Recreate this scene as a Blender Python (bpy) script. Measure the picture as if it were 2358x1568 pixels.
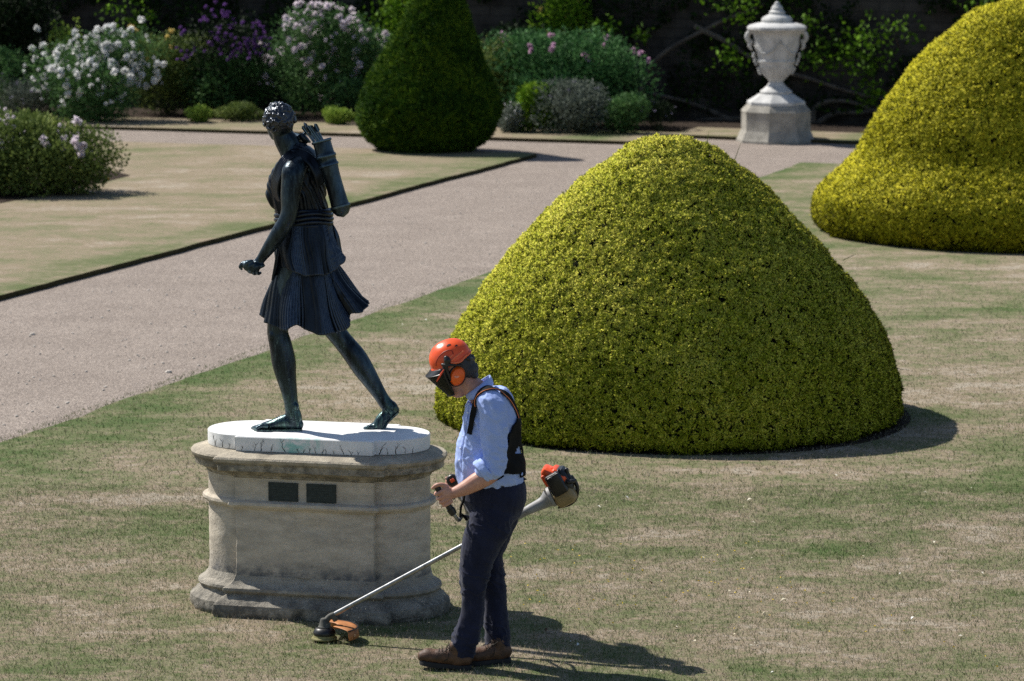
import bpy, math, random
import numpy as np
from mathutils import Vector, Matrix
from mathutils.bvhtree import BVHTree

# ------------------------------------------------------------------ camera, sky, sun, exposure
SC = bpy.context.scene
COL = SC.collection
for o in list(bpy.data.objects):
    bpy.data.objects.remove(o)
FU = 7600.0                                   # focal length in the units of the 2358 px wide measuring grid
TANP = (784.0 + 300.0) / FU
PITCH = math.atan(TANP)
CP, SP = math.cos(PITCH), math.sin(PITCH)
CAMH = 4.5
cam_data = bpy.data.cameras.new('camera')
cam = bpy.data.objects.new('camera', cam_data)
COL.objects.link(cam)
cam.location = (0, 0, CAMH)
cam.rotation_euler = (math.pi / 2 - PITCH, 0, 0)
cam_data.sensor_width = 36.0
cam_data.lens = FU / 2358.0 * 36.0
cam_data.clip_start = 0.5
cam_data.clip_end = 3000
cam_data.dof.use_dof = True
cam_data.dof.focus_distance = 19.6
cam_data.dof.aperture_fstop = 4.6
cam_data.dof.aperture_blades = 0
SC.camera = cam

SUN_EL = math.radians(49)
SUN_TH = math.radians(34)                     # the sun stands at the left, this much behind the statue
SUN_DIR = Vector((-math.cos(SUN_TH) * math.cos(SUN_EL), math.sin(SUN_TH) * math.cos(SUN_EL), math.sin(SUN_EL)))
world = bpy.data.worlds.new("World")
SC.world = world
world.use_nodes = True
wn = world.node_tree
wn.nodes.clear()
sky = wn.nodes.new('ShaderNodeTexSky')
sky.sky_type = 'NISHITA'
sky.sun_disc = False
sky.sun_elevation = SUN_EL
sky.sun_rotation = math.atan2(SUN_DIR.x, SUN_DIR.y)
sky.air_density = 1.0
sky.dust_density = 0.6
bg = wn.nodes.new('ShaderNodeBackground')
bg.inputs['Strength'].default_value = 0.07
wo = wn.nodes.new('ShaderNodeOutputWorld')
wn.links.new(sky.outputs[0], bg.inputs[0])
wn.links.new(bg.outputs[0], wo.inputs[0])
sd = bpy.data.lights.new('sun', 'SUN')
sd.energy = 4.4
sd.angle = math.radians(0.53)
sd.color = (1.0, 0.955, 0.88)
sun = bpy.data.objects.new('sun', sd)
COL.objects.link(sun)
sun.rotation_euler = SUN_DIR.to_track_quat('Z', 'Y').to_euler()
SC.view_settings.view_transform = 'Standard'
SC.view_settings.look = 'None'
SC.view_settings.gamma = 1
SC.view_settings.exposure = 0.55
SC.view_settings.use_curve_mapping = False
SC.render.engine = 'CYCLES'
SC.cycles.max_bounces = 6
SC.cycles.diffuse_bounces = 3
SC.cycles.glossy_bounces = 3
SC.cycles.transmission_bounces = 4
SC.cycles.transparent_max_bounces = 8
SC.cycles.use_denoising = False

# ------------------------------------------------------------------ measuring helpers (u, v: the photo on a 2358 x 1568 grid)
def ray(u, v):
    xc = (u - 1179.0) / FU
    yc = (784.0 - v) / FU
    return np.array([xc, CP + yc * SP, -SP + yc * CP])

def P(u, v, Y):                               # the point seen at (u, v), Y metres from the camera plane
    d = ray(u, v)
    return d * (Y / d[1]) + np.array([0, 0, CAMH])

def G(u, v, z=0.0):                           # the point seen at (u, v) at height z
    d = ray(u, v)
    return d * ((z - CAMH) / d[2]) + np.array([0, 0, CAMH])

RNG = np.random.default_rng(7)

def _h(ix, iy, iz, seed):
    n = (ix * 374761393 + iy * 668265263 + iz * 2147483647 + seed * 1274126177) & 0xffffffff
    n = ((n ^ (n >> 13)) * 1274126177) & 0xffffffff
    n = ((n ^ (n >> 15)) * 2246822519) & 0xffffffff
    return ((n ^ (n >> 16)) & 0xffffff) / float(0xffffff)

def vnoise(p, seed=0):                        # value noise in [-1, 1] of an (n, 3) array
    p = np.asarray(p, float)
    i = np.floor(p).astype(np.int64)
    f = p - i
    f = f * f * (3 - 2 * f)
    r = 0
    for dx in (0, 1):
        for dy in (0, 1):
            for dz in (0, 1):
                w = (f[:, 0] if dx else 1 - f[:, 0]) * (f[:, 1] if dy else 1 - f[:, 1]) * (f[:, 2] if dz else 1 - f[:, 2])
                r = r + w * _h(i[:, 0] + dx, i[:, 1] + dy, i[:, 2] + dz, seed)
    return r * 2 - 1

def fbm(p, seed=0, octaves=3):
    r, a, s = 0, 1.0, 0
    p = np.asarray(p, float)
    for k in range(octaves):
        r = r + a * vnoise(p * 2 ** k + 17.3 * k, seed + k)
        s += a
        a *= 0.5
    return r / s

# ------------------------------------------------------------------ object helpers
ORG = {}

def tag(o, label=None, cat=None, group=None, kind=None):
    if label: o['label'] = label
    if cat: o['category'] = cat
    if group: o['group'] = group
    if kind: o['kind'] = kind
    return o

def thing(name, label, cat, loc, group=None):
    o = bpy.data.objects.new(name, None)
    COL.objects.link(o)
    o.location = tuple(loc)
    o.empty_display_size = 0.1
    ORG[o] = np.array(loc, float)
    return tag(o, label, cat, group)

def obj(name, V, F, m, parent=None, smooth=True, mi=None, attr=None, nrm=None):
    """V world coordinates (n, 3); F list of index tuples, or an (n, k) array of faces with k corners."""
    V = np.asarray(V, np.float64)
    org = np.zeros(3)
    if parent is not None:
        org = ORG.get(parent, np.zeros(3))
    me = bpy.data.meshes.new(name)
    W = V - org
    if isinstance(F, np.ndarray):
        k = F.shape[1]
        me.vertices.add(len(W)); me.vertices.foreach_set('co', W.astype(np.float32).ravel())
        me.loops.add(F.size); me.loops.foreach_set('vertex_index', F.astype(np.int32).ravel())
        me.polygons.add(len(F))
        me.polygons.foreach_set('loop_start', np.arange(0, F.size, k, dtype=np.int32))
        me.polygons.foreach_set('loop_total', np.full(len(F), k, np.int32))
        me.update(calc_edges=True)
    else:
        me.from_pydata([tuple(x) for x in W], [], [tuple(int(i) for i in f) for f in F])
    if attr is not None:
        a = me.attributes.new('tint', 'FLOAT', 'POINT')
        a.data.foreach_set('value', np.asarray(attr, np.float32))
    if nrm is not None:
        a = me.attributes.new('lean', 'FLOAT_VECTOR', 'POINT')
        a.data.foreach_set('vector', np.asarray(nrm, np.float32).ravel())
    ms = m if isinstance(m, (list, tuple)) else [m]
    for x in ms: me.materials.append(x)
    if mi is not None:
        me.polygons.foreach_set('material_index', np.asarray(mi, np.int32))
    me.polygons.foreach_set('use_smooth', np.full(len(me.polygons), bool(smooth)))
    me.update()
    o = bpy.data.objects.new(name, me)
    COL.objects.link(o)
    if parent is not None:
        o.parent = parent
        ORG[o] = org
    else:
        ORG[o] = np.zeros(3)
    return o

def autosmooth(o, deg=35):
    me = o.data
    try:
        me.set_sharp_from_angle(angle=math.radians(deg))
    except Exception:
        pass
    return o

class MB:
    """collects several closed shapes into one mesh"""
    def __init__(self):
        self.V, self.F, self.M, self.n, self.m = [], [], [], 0, 0
    def add(self, V, F):
        V = np.asarray(V, float)
        self.V.append(V)
        for f in F:
            self.F.append(tuple(int(i) + self.n for i in f)); self.M.append(self.m)
        self.n += len(V)
        return self
    def box(self, c, s, R=None, bevel=0.0):
        c = np.array(c, float); h = np.array(s, float) / 2
        if bevel <= 0:
            v = np.array([[x, y, z] for x in (-1, 1) for y in (-1, 1) for z in (-1, 1)], float) * h
            f = [(0, 1, 3, 2), (4, 6, 7, 5), (0, 4, 5, 1), (2, 3, 7, 6), (0, 2, 6, 4), (1, 5, 7, 3)]
        else:
            b = min(bevel, h.min() * 0.9)
            # rings of a rounded box
            prof = [(h[2], b), (h[2] - b * 0.3, b * 0.3), (h[2] - b, 0), (-h[2] + b, 0), (-h[2] + b * 0.3, b * 0.3), (-h[2], b)]
            v, f = [], []
            n = 16
            for z, ins in prof:
                hx, hy = h[0] - ins, h[1] - ins
                rr = max(b - ins * 0.9, b * 0.12)
                for q, (sx, sy) in enumerate(((1, 1), (-1, 1), (-1, -1), (1, -1))):
                    for k in range(4):
                        a = (q + k / 3.0) * math.pi / 2
                        v.append((sx * (hx - rr) + rr * math.cos(a), sy * (hy - rr) + rr * math.sin(a), z))
            for r in range(len(prof) - 1):
                for k in range(n):
                    a0 = r * n + k; a1 = r * n + (k + 1) % n
                    f.append((a0, a0 + n, a1 + n, a1))
            f.append(tuple(range(n)))
            f.append(tuple(reversed(range((len(prof) - 1) * n, len(prof) * n))))
            v = np.array(v)
        if R is not None: v = v @ np.array(R).T
        return self.add(v + c, f)
    def tube(self, pts, r, n=12, cap=True, r2=None, ref=None, sub=0):
        V, F = limb(pts, r, r2, n=n, ref=ref, sub=sub, round_caps=False, cap=cap)
        return self.add(V, F)
    def limb(self, pts, r, r2=None, n=16, ref=None, sub=5):
        V, F = limb(pts, r, r2, n=n, ref=ref, sub=sub, round_caps=True)
        return self.add(V, F)
    def ell(self, c, s, R=None, nu=16, nv=10):
        v, f = [(0, 0, 1)], []
        for j in range(1, nv):
            t = math.pi * j / nv
            for i in range(nu):
                a = 2 * math.pi * i / nu
                v.append((math.sin(t) * math.cos(a), math.sin(t) * math.sin(a), math.cos(t)))
        v.append((0, 0, -1))
        for i in range(nu):
            f.append((0, 1 + i, 1 + (i + 1) % nu))
            e = len(v) - 1 - nu
            f.append((len(v) - 1, e + (i + 1) % nu, e + i))
        for j in range(nv - 2):
            for i in range(nu):
                a = 1 + j * nu + i; b = 1 + j * nu + (i + 1) % nu
                f.append((a, a + nu, b + nu, b))
        v = np.array(v) * np.array(s, float)
        if R is not None: v = v @ np.array(R).T
        return self.add(v + np.array(c, float), f)
    def lathe(self, c, prof, n=32, R=None, ph=0.0, closed=True):
        v, f = [], []
        for (r, z) in prof:
            for i in range(n):
                a = 2 * math.pi * (i + ph) / n
                v.append((r * math.cos(a), r * math.sin(a), z))
        for j in range(len(prof) - 1):
            for i in range(n):
                a = j * n + i; b = j * n + (i + 1) % n
                f.append((a, b, b + n, a + n))
        if closed:
            f.append(tuple(reversed(range(n))))
            f.append(tuple(range((len(prof) - 1) * n, len(prof) * n)))
        v = np.array(v)
        if R is not None: v = v @ np.array(R).T
        return self.add(v + np.array(c, float), f)
    def arr(self):
        return np.vstack(self.V)
    def build(self, name, m, parent=None, smooth=True, sharp=35):
        o = obj(name, self.arr(), self.F, m, parent, smooth, mi=self.M if isinstance(m, (list, tuple)) else None)
        if smooth and sharp: autosmooth(o, sharp)
        return o

def crom(A, sub):                             # Catmull-Rom through the rows of A
    A = np.asarray(A, float)
    if sub <= 0 or len(A) < 2: return A
    out = []
    n = len(A)
    for i in range(n - 1):
        p0 = A[max(i - 1, 0)]; p1 = A[i]; p2 = A[i + 1]; p3 = A[min(i + 2, n - 1)]
        if i == 0: p0 = 2 * p1 - p2
        if i == n - 2: p3 = 2 * p2 - p1
        for k in range(sub):
            t = k / sub
            out.append(0.5 * ((2 * p1) + (-p0 + p2) * t + (2 * p0 - 5 * p1 + 4 * p2 - p3) * t * t + (-p0 + 3 * p1 - 3 * p2 + p3) * t ** 3))
    out.append(A[-1])
    return np.array(out)

def limb(pts, r, r2=None, n=16, ref=None, sub=5, round_caps=True, cap=True):
    """a tapering tube: r is the radius across the plane of ref and the run, r2 (if given) along ref"""
    pts = np.asarray(pts, float)
    m = len(pts)
    r = np.full(m, r, float) if np.isscalar(r) else np.asarray(r, float)
    r2 = r.copy() if r2 is None else (np.full(m, r2, float) if np.isscalar(r2) else np.asarray(r2, float))
    D = crom(np.column_stack([pts, r, r2]), sub)
    C, A, B = D[:, :3], np.maximum(D[:, 3], 1e-4), np.maximum(D[:, 4], 1e-4)
    T = np.gradient(C, axis=0)
    T /= np.linalg.norm(T, axis=1)[:, None] + 1e-12
    if ref is None:
        ref = np.array([0, 1, 0.0]) if abs(T[:, 1]).mean() < 0.7 else np.array([0, 0, 1.0])
        E2 = []
        last = np.array(ref, float)
        for t in T:
            e = last - t * last.dot(t); e /= np.linalg.norm(e) + 1e-12
            E2.append(e); last = e
        E2 = np.array(E2)
    else:
        ref = np.array(ref, float)
        E2 = ref - T * (T @ ref)[:, None]
        E2 /= np.linalg.norm(E2, axis=1)[:, None] + 1e-12
    E1 = np.cross(E2, T)
    rings = []
    ang = 2 * np.pi * np.arange(n) / n
    def ring(c, a, b, e1, e2):
        return c + np.outer(np.cos(ang) * a, e1) + np.outer(np.sin(ang) * b, e2)
    if round_caps:
        for q in (0.95, 0.7, 0.35):
            k = math.sqrt(1 - q * q)
            rings.append(ring(C[0] - T[0] * min(A[0], B[0]) * q, A[0] * k, B[0] * k, E1[0], E2[0]))
    for i in range(len(C)):
        rings.append(ring(C[i], A[i], B[i], E1[i], E2[i]))
    if round_caps:
        for q in (0.35, 0.7, 0.95):
            k = math.sqrt(1 - q * q)
            rings.append(ring(C[-1] + T[-1] * min(A[-1], B[-1]) * q, A[-1] * k, B[-1] * k, E1[-1], E2[-1]))
    V = np.vstack(rings)
    F = []
    for j in range(len(rings) - 1):
        for i in range(n):
            a = j * n + i; b = j * n + (i + 1) % n
            F.append((a, b, b + n, a + n))
    if cap:
        F.append(tuple(reversed(range(n))))
        F.append(tuple(range((len(rings) - 1) * n, len(rings) * n)))
    return V, F

def remesh(mb, voxel, smooth=0, disp=None):
    """one continuous skin round all shapes in mb -> (V, quads); disp(V, N) gives an offset along the normal"""
    me = bpy.data.meshes.new('tmp')
    me.from_pydata([tuple(x) for x in mb.arr()], [], mb.F)
    import bmesh
    bm = bmesh.new(); bm.from_mesh(me); bmesh.ops.recalc_face_normals(bm, faces=bm.faces); bm.to_mesh(me); bm.free()
    o = bpy.data.objects.new('tmp', me)
    COL.objects.link(o)
    md = o.modifiers.new('r', 'REMESH'); md.mode = 'VOXEL'; md.voxel_size = voxel; md.use_smooth_shade = True
    if smooth:
        s = o.modifiers.new('s', 'SMOOTH'); s.iterations = smooth; s.factor = 0.5
    dg = bpy.context.evaluated_depsgraph_get()
    r = bpy.data.meshes.new_from_object(o.evaluated_get(dg))
    V = np.empty(len(r.vertices) * 3); r.vertices.foreach_get('co', V); V = V.reshape(-1, 3)
    N = np.empty(len(r.vertices) * 3); r.vertices.foreach_get('normal', N); N = N.reshape(-1, 3)
    F = [tuple(p.vertices) for p in r.polygons]
    bpy.data.objects.remove(o); bpy.data.meshes.remove(me); bpy.data.meshes.remove(r)
    if disp is not None:
        V = V + N * np.asarray(disp(V, N))[:, None]
    return V, F

def grid_faces(nr, nc, wrap=True, off=0):
    i = np.arange(nr - 1)[:, None]; j = np.arange(nc if wrap else nc - 1)[None, :]
    a = i * nc + j; b = i * nc + (j + 1) % nc
    return (np.stack([a, b, b + nc, a + nc], -1).reshape(-1, 4) + off)

def leaves(B, D, L, W, curl=0.15, roll=None, rng=RNG):
    """one bent quad-pair leaf at each base B, pointing along D"""
    n = len(B)
    D = D / (np.linalg.norm(D, axis=1)[:, None] + 1e-9)
    R = rng.normal(size=(n, 3)) if roll is None else roll
    S = np.cross(D, R); S /= np.linalg.norm(S, axis=1)[:, None] + 1e-9
    Nn = np.cross(S, D)
    L = np.broadcast_to(L, (n,))[:, None]; W = np.broadcast_to(W, (n,))[:, None]
    v0 = B
    v1 = B + D * L * 0.5 + S * W * 0.5 + Nn * L * curl
    v2 = B + D * L
    v3 = B + D * L * 0.5 - S * W * 0.5 + Nn * L * curl
    V = np.stack([v0, v1, v2, v3], 1).reshape(-1, 3)
    F = (np.arange(n) * 4)[:, None] + np.array([0, 1, 2, 3])[None, :]
    return V, F

# ------------------------------------------------------------------ materials
class NT:
    def __init__(s, name, rough=0.8, spec=0.3):
        s.m = bpy.data.materials.new(name); s.m.use_nodes = True
        s.t = s.m.node_tree; s.b = s.t.nodes['Principled BSDF']
        s.b.inputs['Roughness'].default_value = rough
        s.b.inputs['Specular IOR Level'].default_value = spec
        s.geo = None
    def n(s, typ, **kw):
        x = s.t.nodes.new(typ)
        for k, v in kw.items(): setattr(x, k, v)
        return x
    def lk(s, a, b): s.t.links.new(a, b)
    def pos(s):
        if s.geo is None: s.geo = s.n('ShaderNodeNewGeometry')
        return s.geo.outputs['Position']
    def mapped(s, scale=(1, 1, 1), rot=(0, 0, 0), loc=(0, 0, 0)):
        mp = s.n('ShaderNodeMapping')
        mp.inputs['Scale'].default_value = scale; mp.inputs['Rotation'].default_value = rot; mp.inputs['Location'].default_value = loc
        s.lk(s.pos(), mp.inputs['Vector']); return mp.outputs[0]
    def noise(s, scale, detail=4, rough=0.55, vec=None, dist=0.0):
        x = s.n('ShaderNodeTexNoise'); x.inputs['Scale'].default_value = scale; x.inputs['Detail'].default_value = detail
        x.inputs['Roughness'].default_value = rough; x.inputs['Distortion'].default_value = dist
        s.lk(vec if vec is not None else s.pos(), x.inputs['Vector']); return x.outputs['Fac']
    def vor(s, scale, vec=None, feature='F1', out='Distance'):
        x = s.n('ShaderNodeTexVoronoi', feature=feature); x.inputs['Scale'].default_value = scale
        s.lk(vec if vec is not None else s.pos(), x.inputs['Vector']); return x.outputs[out]
    def ramp(s, fac, stops):
        x = s.n('ShaderNodeValToRGB'); e = x.color_ramp.elements
        while len(e) < len(stops): e.new(0.5)
        for q, (p, c) in zip(e, stops):
            q.position = p; q.color = (c[0], c[1], c[2], 1) if not np.isscalar(c) else (c, c, c, 1)
        s.lk(fac, x.inputs[0]); return x.outputs[0]
    def mix(s, f, a, b, mode='MIX'):
        x = s.n('ShaderNodeMix', data_type='RGBA', blend_type=mode)
        if np.isscalar(f): x.inputs[0].default_value = f
        else: s.lk(f, x.inputs[0])
        for i, c in ((6, a), (7, b)):
            if isinstance(c, tuple): x.inputs[i].default_value = (*c, 1)
            else: s.lk(c, x.inputs[i])
        return x.outputs[2]
    def math(s, op, a, b=0.0, c=None):
        x = s.n('ShaderNodeMath', operation=op)
        for i, q in enumerate((a, b, c)):
            if q is None: continue
            if np.isscalar(q): x.inputs[i].default_value = q
            else: s.lk(q, x.inputs[i])
        return x.outputs[0]
    def mrange(s, v, a, b, c=0.0, d=1.0, smooth=True):
        x = s.n('ShaderNodeMapRange'); x.interpolation_type = 'SMOOTHSTEP' if smooth else 'LINEAR'
        s.lk(v, x.inputs[0])
        for i, q in zip((1, 2, 3, 4), (a, b, c, d)): x.inputs[i].default_value = q
        return x.outputs[0]
    def dot(s, vec):
        x = s.n('ShaderNodeVectorMath', operation='DOT_PRODUCT'); s.lk(s.pos(), x.inputs[0]); x.inputs[1].default_value = vec
        return x.outputs['Value']
    def attr(s, name='tint'):
        x = s.n('ShaderNodeAttribute', attribute_name=name); return x.outputs['Fac']
    def color(s, c):
        if isinstance(c, tuple): s.b.inputs['Base Color'].default_value = (*c, 1)
        else: s.lk(c, s.b.inputs['Base Color'])
        return s
    def bump(s, h, dist=0.01, strength=1.0):
        x = s.n('ShaderNodeBump'); x.inputs['Distance'].default_value = dist; x.inputs['Strength'].default_value = strength
        s.lk(h, x.inputs['Height']); s.lk(x.outputs[0], s.b.inputs['Normal']); return s
    def set(s, **kw):
        for k, v in kw.items():
            i = s.b.inputs[k.replace('_', ' ')]
            if np.isscalar(v) or isinstance(v, tuple): i.default_value = v
            else: s.lk(v, i)
        return s

def simple(name, col, rough=0.6, var=0.15, scale=20, metal=0.0, spec=0.4, bump=0.0, bscale=60):
    t = NT(name, rough, spec)
    lo = tuple(c * (1 - var) for c in col); hi = tuple(min(c * (1 + var), 1) for c in col)
    t.color(t.ramp(t.noise(scale, 4), [(0.3, lo), (0.7, hi)])).set(Metallic=metal)
    if bump: t.bump(t.noise(bscale, 3), bump)
    return t.m

def leafmat(name, dark, mid, tip, patch=0.6, rough=0.7, spec=0.10, trans=0.22, lean=0.0):
    """foliage: each leaf has its own tint; broad patches of the plant grow a little lighter or darker green"""
    t = NT(name, rough, spec)
    f = t.math('ADD', t.math('MULTIPLY', t.attr(), 0.75), t.math('MULTIPLY', t.math('SUBTRACT', t.noise(1.6, 3), 0.35), patch))
    col = t.ramp(f, [(0.0, dark), (0.5, mid), (1.0, tip)])
    t.color(col)
    tr = t.n('ShaderNodeBsdfTranslucent'); t.lk(col, tr.inputs[0])
    if lean:
        # a leaf is curved and notched: its faces average out towards the way the whole spray faces
        at = t.n('ShaderNodeAttribute', attribute_name='lean')
        if t.geo is None: t.pos()
        vm = t.n('ShaderNodeMix', data_type='VECTOR'); vm.inputs[0].default_value = lean
        t.lk(t.geo.outputs['Normal'], vm.inputs[4]); t.lk(at.outputs['Vector'], vm.inputs[5])
        vn_ = t.n('ShaderNodeVectorMath', operation='NORMALIZE'); t.lk(vm.outputs[1], vn_.inputs[0])
        t.lk(vn_.outputs[0], t.b.inputs['Normal'])
    mx = t.n('ShaderNodeMixShader'); mx.inputs[0].default_value = trans
    out = [x for x in t.t.nodes if x.type == 'OUTPUT_MATERIAL'][0]
    t.lk(t.b.outputs[0], mx.inputs[1]); t.lk(tr.outputs[0], mx.inputs[2]); t.lk(mx.outputs[0], out.inputs[0])
    return t.m
# ------------------------------------------------------------------ materials of the ground
AX = math.radians(18.5)
ADIR = np.array([math.sin(AX), math.cos(AX), 0.0])      # along the gravel path
BDIR = np.array([math.cos(AX), -math.sin(AX), 0.0])     # across it, to the right
E1 = G(0, 1008)                                          # on the near lawn's edge
E2 = G(0, 690)                                           # on the far lawn's edge
SB1, SB2 = float(E1 @ BDIR), float(E2 @ BDIR)

def lawn_nodes(t, dry=0.0, blade=False, amp=1.0):
    """mown lawn in a drought: straw, olive and green in patches, greener along the path's edge"""
    stretch = t.mapped(scale=(0.62, 0.95, 1.0), rot=(0, 0, math.radians(-7)))
    n1 = t.noise(0.55, 5, 0.6, vec=stretch, dist=0.6)
    n2 = t.noise(2.3, 5, 0.65, vec=stretch, dist=0.4)
    n3 = t.noise(9.0, 4, 0.7)
    s = t.dot(tuple(BDIR))
    e1 = t.math('ABSOLUTE', t.math('SUBTRACT', s, SB1 + 0.25))
    e2 = t.math('ABSOLUTE', t.math('SUBTRACT', s, SB2 - 0.35))
    e = t.math('MINIMUM', e1, e2)
    edge = t.math('MULTIPLY', t.mrange(e, 0.0, 0.9, 0.13, 0.0), t.mrange(t.noise(0.9, 4, 0.7), 0.35, 0.6, 0.25, 1.0))
    f = t.math('ADD', t.math('MULTIPLY', n1, 0.55), t.math('MULTIPLY', n2, 0.45))
    f = t.math('ADD', f, t.math('MULTIPLY', t.math('SUBTRACT', n3, 0.5), 0.34))
    f = t.math('ADD', f, t.math('MULTIPLY', t.math('SUBTRACT', t.noise(27.0, 4, 0.75, vec=stretch), 0.5), 0.30))
    f = t.math('ADD', t.math('MULTIPLY', t.math('SUBTRACT', f, 0.5), amp), 0.5)
    f = t.math('ADD', f, edge)
    f = t.math('SUBTRACT', f, dry)
    if blade:
        f = t.math('ADD', f, t.math('MULTIPLY', t.math('SUBTRACT', t.attr(), 0.5), 0.42))
    k = 1.0
    col = t.ramp(f, [(0.34, (0.41, 0.36, 0.285)), (0.42, (0.30, 0.235, 0.165)), (0.47, (0.235, 0.215, 0.13)),
                     (0.52, (0.165, 0.175, 0.085)), (0.61, (0.095, 0.135, 0.045)), (0.75, (0.06, 0.12, 0.03))])
    return col

def make_lawn(name, dry=0.0, amp=1.0):
    t = NT(name, 0.9, 0.12)
    col = lawn_nodes(t, dry, amp=amp)
    # fine thatch: every few millimetres a straw, a blade or a gap down to the soil
    vs = t.mapped(scale=(1, 0.6, 1))
    sp = t.noise(120, 3, 0.8, vec=vs)
    col = t.mix(t.mrange(sp, 0.40, 0.66, 0.0, 1.0), col, t.mix(0.62, (0.05, 0.045, 0.02), col), 'MIX')
    sp2 = t.noise(55, 4, 0.8, vec=vs)
    col = t.mix(t.mrange(sp2, 0.55, 0.75, 0.0, 0.45), col, (0.44, 0.40, 0.32))
    t.color(col)
    t.bump(t.noise(85, 4, 0.8, vec=vs), 0.012, 0.8)
    return t.m
M_LAWN = make_lawn('mown_lawn', 0.02)
M_LAWN2 = make_lawn('dry_lawn', 0.068, 0.6)
t = NT('grass_blade', 0.75, 0.2)
c = lawn_nodes(t, 0.0, blade=True)
t.color(c)
tr = t.n('ShaderNodeBsdfTranslucent'); t.lk(c, tr.inputs[0])
mx = t.n('ShaderNodeMixShader'); mx.inputs[0].default_value = 0.25
out = [x for x in t.t.nodes if x.type == 'OUTPUT_MATERIAL'][0]
t.lk(t.b.outputs[0], mx.inputs[1]); t.lk(tr.outputs[0], mx.inputs[2]); t.lk(mx.outputs[0], out.inputs[0])
M_BLADE = t.m

t = NT('gravel', 0.9, 0.2)
v1 = t.vor(70, out='Color'); v2 = t.noise(1.3, 4); v3 = t.noise(38, 4, 0.8)
cc = t.ramp(t.math('ADD', t.math('MULTIPLY', v3, 0.82), t.math('MULTIPLY', v2, 0.18)),
            [(0.30, (0.15, 0.128, 0.11)), (0.46, (0.25, 0.213, 0.185)), (0.54, (0.30, 0.258, 0.225)), (0.70, (0.45, 0.40, 0.355))])
gr = t.n('ShaderNodeRGBToBW'); t.lk(v1, gr.inputs[0])
cc = t.mix(0.75, cc, t.ramp(gr.outputs[0], [(0.1, (0.45, 0.42, 0.40)), (0.5, (1.0, 0.97, 0.95)), (0.9, (1.55, 1.5, 1.45))]), 'MULTIPLY')
t.color(cc); t.bump(t.vor(70), 0.012, 0.9)
M_GRAVEL = t.m

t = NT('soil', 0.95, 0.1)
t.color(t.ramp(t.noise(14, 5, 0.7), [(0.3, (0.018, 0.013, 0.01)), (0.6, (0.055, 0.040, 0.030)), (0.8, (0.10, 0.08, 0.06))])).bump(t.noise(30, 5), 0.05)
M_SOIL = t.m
M_CUT = simple('cut_turf', (0.05, 0.045, 0.022), 0.95, 0.6, 30, spec=0.1, bump=0.01)
M_GROUND = make_lawn('rough_ground', 0.05)

# ------------------------------------------------------------------ ground, path, lawns, borders
def sheet(name, pts, z, m, skirt=None, jitter=0.0, edge_m=None, kind='structure', label=None, cat=None):
    """a flat sheet with the outline pts; skirt: how far its cut edge goes down"""
    q = []
    n = len(pts)
    for i in range(n):
        a = np.array(pts[i][:2], float); b = np.array(pts[(i + 1) % n][:2], float)
        L = np.linalg.norm(b - a)
        k = max(1, int(L / 0.25)) if jitter and L < 90 else 1
        nrm = np.array([b[1] - a[1], a[0] - b[0]]) / (L + 1e-9)
        for j in range(k):
            pt = a + (b - a) * j / k
            if jitter and 0 < j:
                w = vnoise(np.array([[pt[0] * 1.3, pt[1] * 1.3, 0.0]]), 5)[0] + 0.6 * vnoise(np.array([[pt[0] * 5, pt[1] * 5, 0.0]]), 6)[0]
                pt = pt + nrm * jitter * w
            q.append(pt)
    q = np.array(q); N = len(q)
    V = np.column_stack([q, np.full(N, z)])
    F = [tuple(range(N))]; mi = [0]
    if skirt:
        V = np.vstack([V, np.column_stack([q, np.full(N, z - skirt)])])
        for i in range(N):
            F.append((i, N + i, N + (i + 1) % N, (i + 1) % N)); mi.append(1)
    o = obj(name, V, F, [m, edge_m or M_CUT], None, False, mi)
    return tag(o, label, cat, kind=kind)

S = 700
sheet('ground', [(-S, -S), (S, -S), (S, S), (-S, S)], -0.085, M_GROUND)
def AB(a, b): return ADIR * a + BDIR * b
pa1 = float(E1 @ ADIR)
corner1 = G(1844, 374); corner1b = G(1782, 397)
sheet('gravel_path', [G(0, 1568)[:2] + np.array([-40, -10]), (40, -25), (40, 48), (9, 58.5), (-18, 66), (-45, 72)], -0.06, M_GRAVEL)
NEAR = [AB(pa1 - 40, SB1), corner1b, corner1, corner1 + BDIR * 45, AB(pa1 - 40, SB1 + 48)]
NEARC = [np.array(p[:2]) for p in NEAR][::-1]
sheet('lawn', NEARC, 0.0, M_LAWN, skirt=0.08, jitter=0.035)
c2 = G(1236, 353); c2b = G(1190, 366)
FARL = [AB(pa1 - 30, SB2), AB(pa1 - 30, SB2) - BDIR * 30, c2 - BDIR * 34, c2, c2b]
sheet('far_lawn', [np.array(p[:2]) for p in FARL][::-1], 0.0, M_LAWN2, skirt=0.08, jitter=0.02)
V0a, V0b = G(210, 290), G(1484, 326)
vd = (V0b - V0a) / np.linalg.norm(V0b - V0a); vn = np.array([-vd[1], vd[0], 0])
VW = 2.1
sheet('grass_verge', [(V0a - vd * 20)[:2], V0b[:2], (V0b + vn * VW)[:2], (V0a - vd * 20 + vn * VW)[:2]], 0.0, M_LAWN2, skirt=0.08, jitter=0.02)
W0 = G(1545, 309); W1 = G(2002, 326)
wd = (W1 - W0) / np.linalg.norm(W1 - W0)
sheet('grass_verge', [W0[:2], (W1 + wd * 18)[:2], (W1 + wd * 18 + vn * 1.7)[:2], (W0 + vn * 1.7)[:2]], 0.0, M_LAWN2, skirt=0.08, jitter=0.02)
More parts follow.
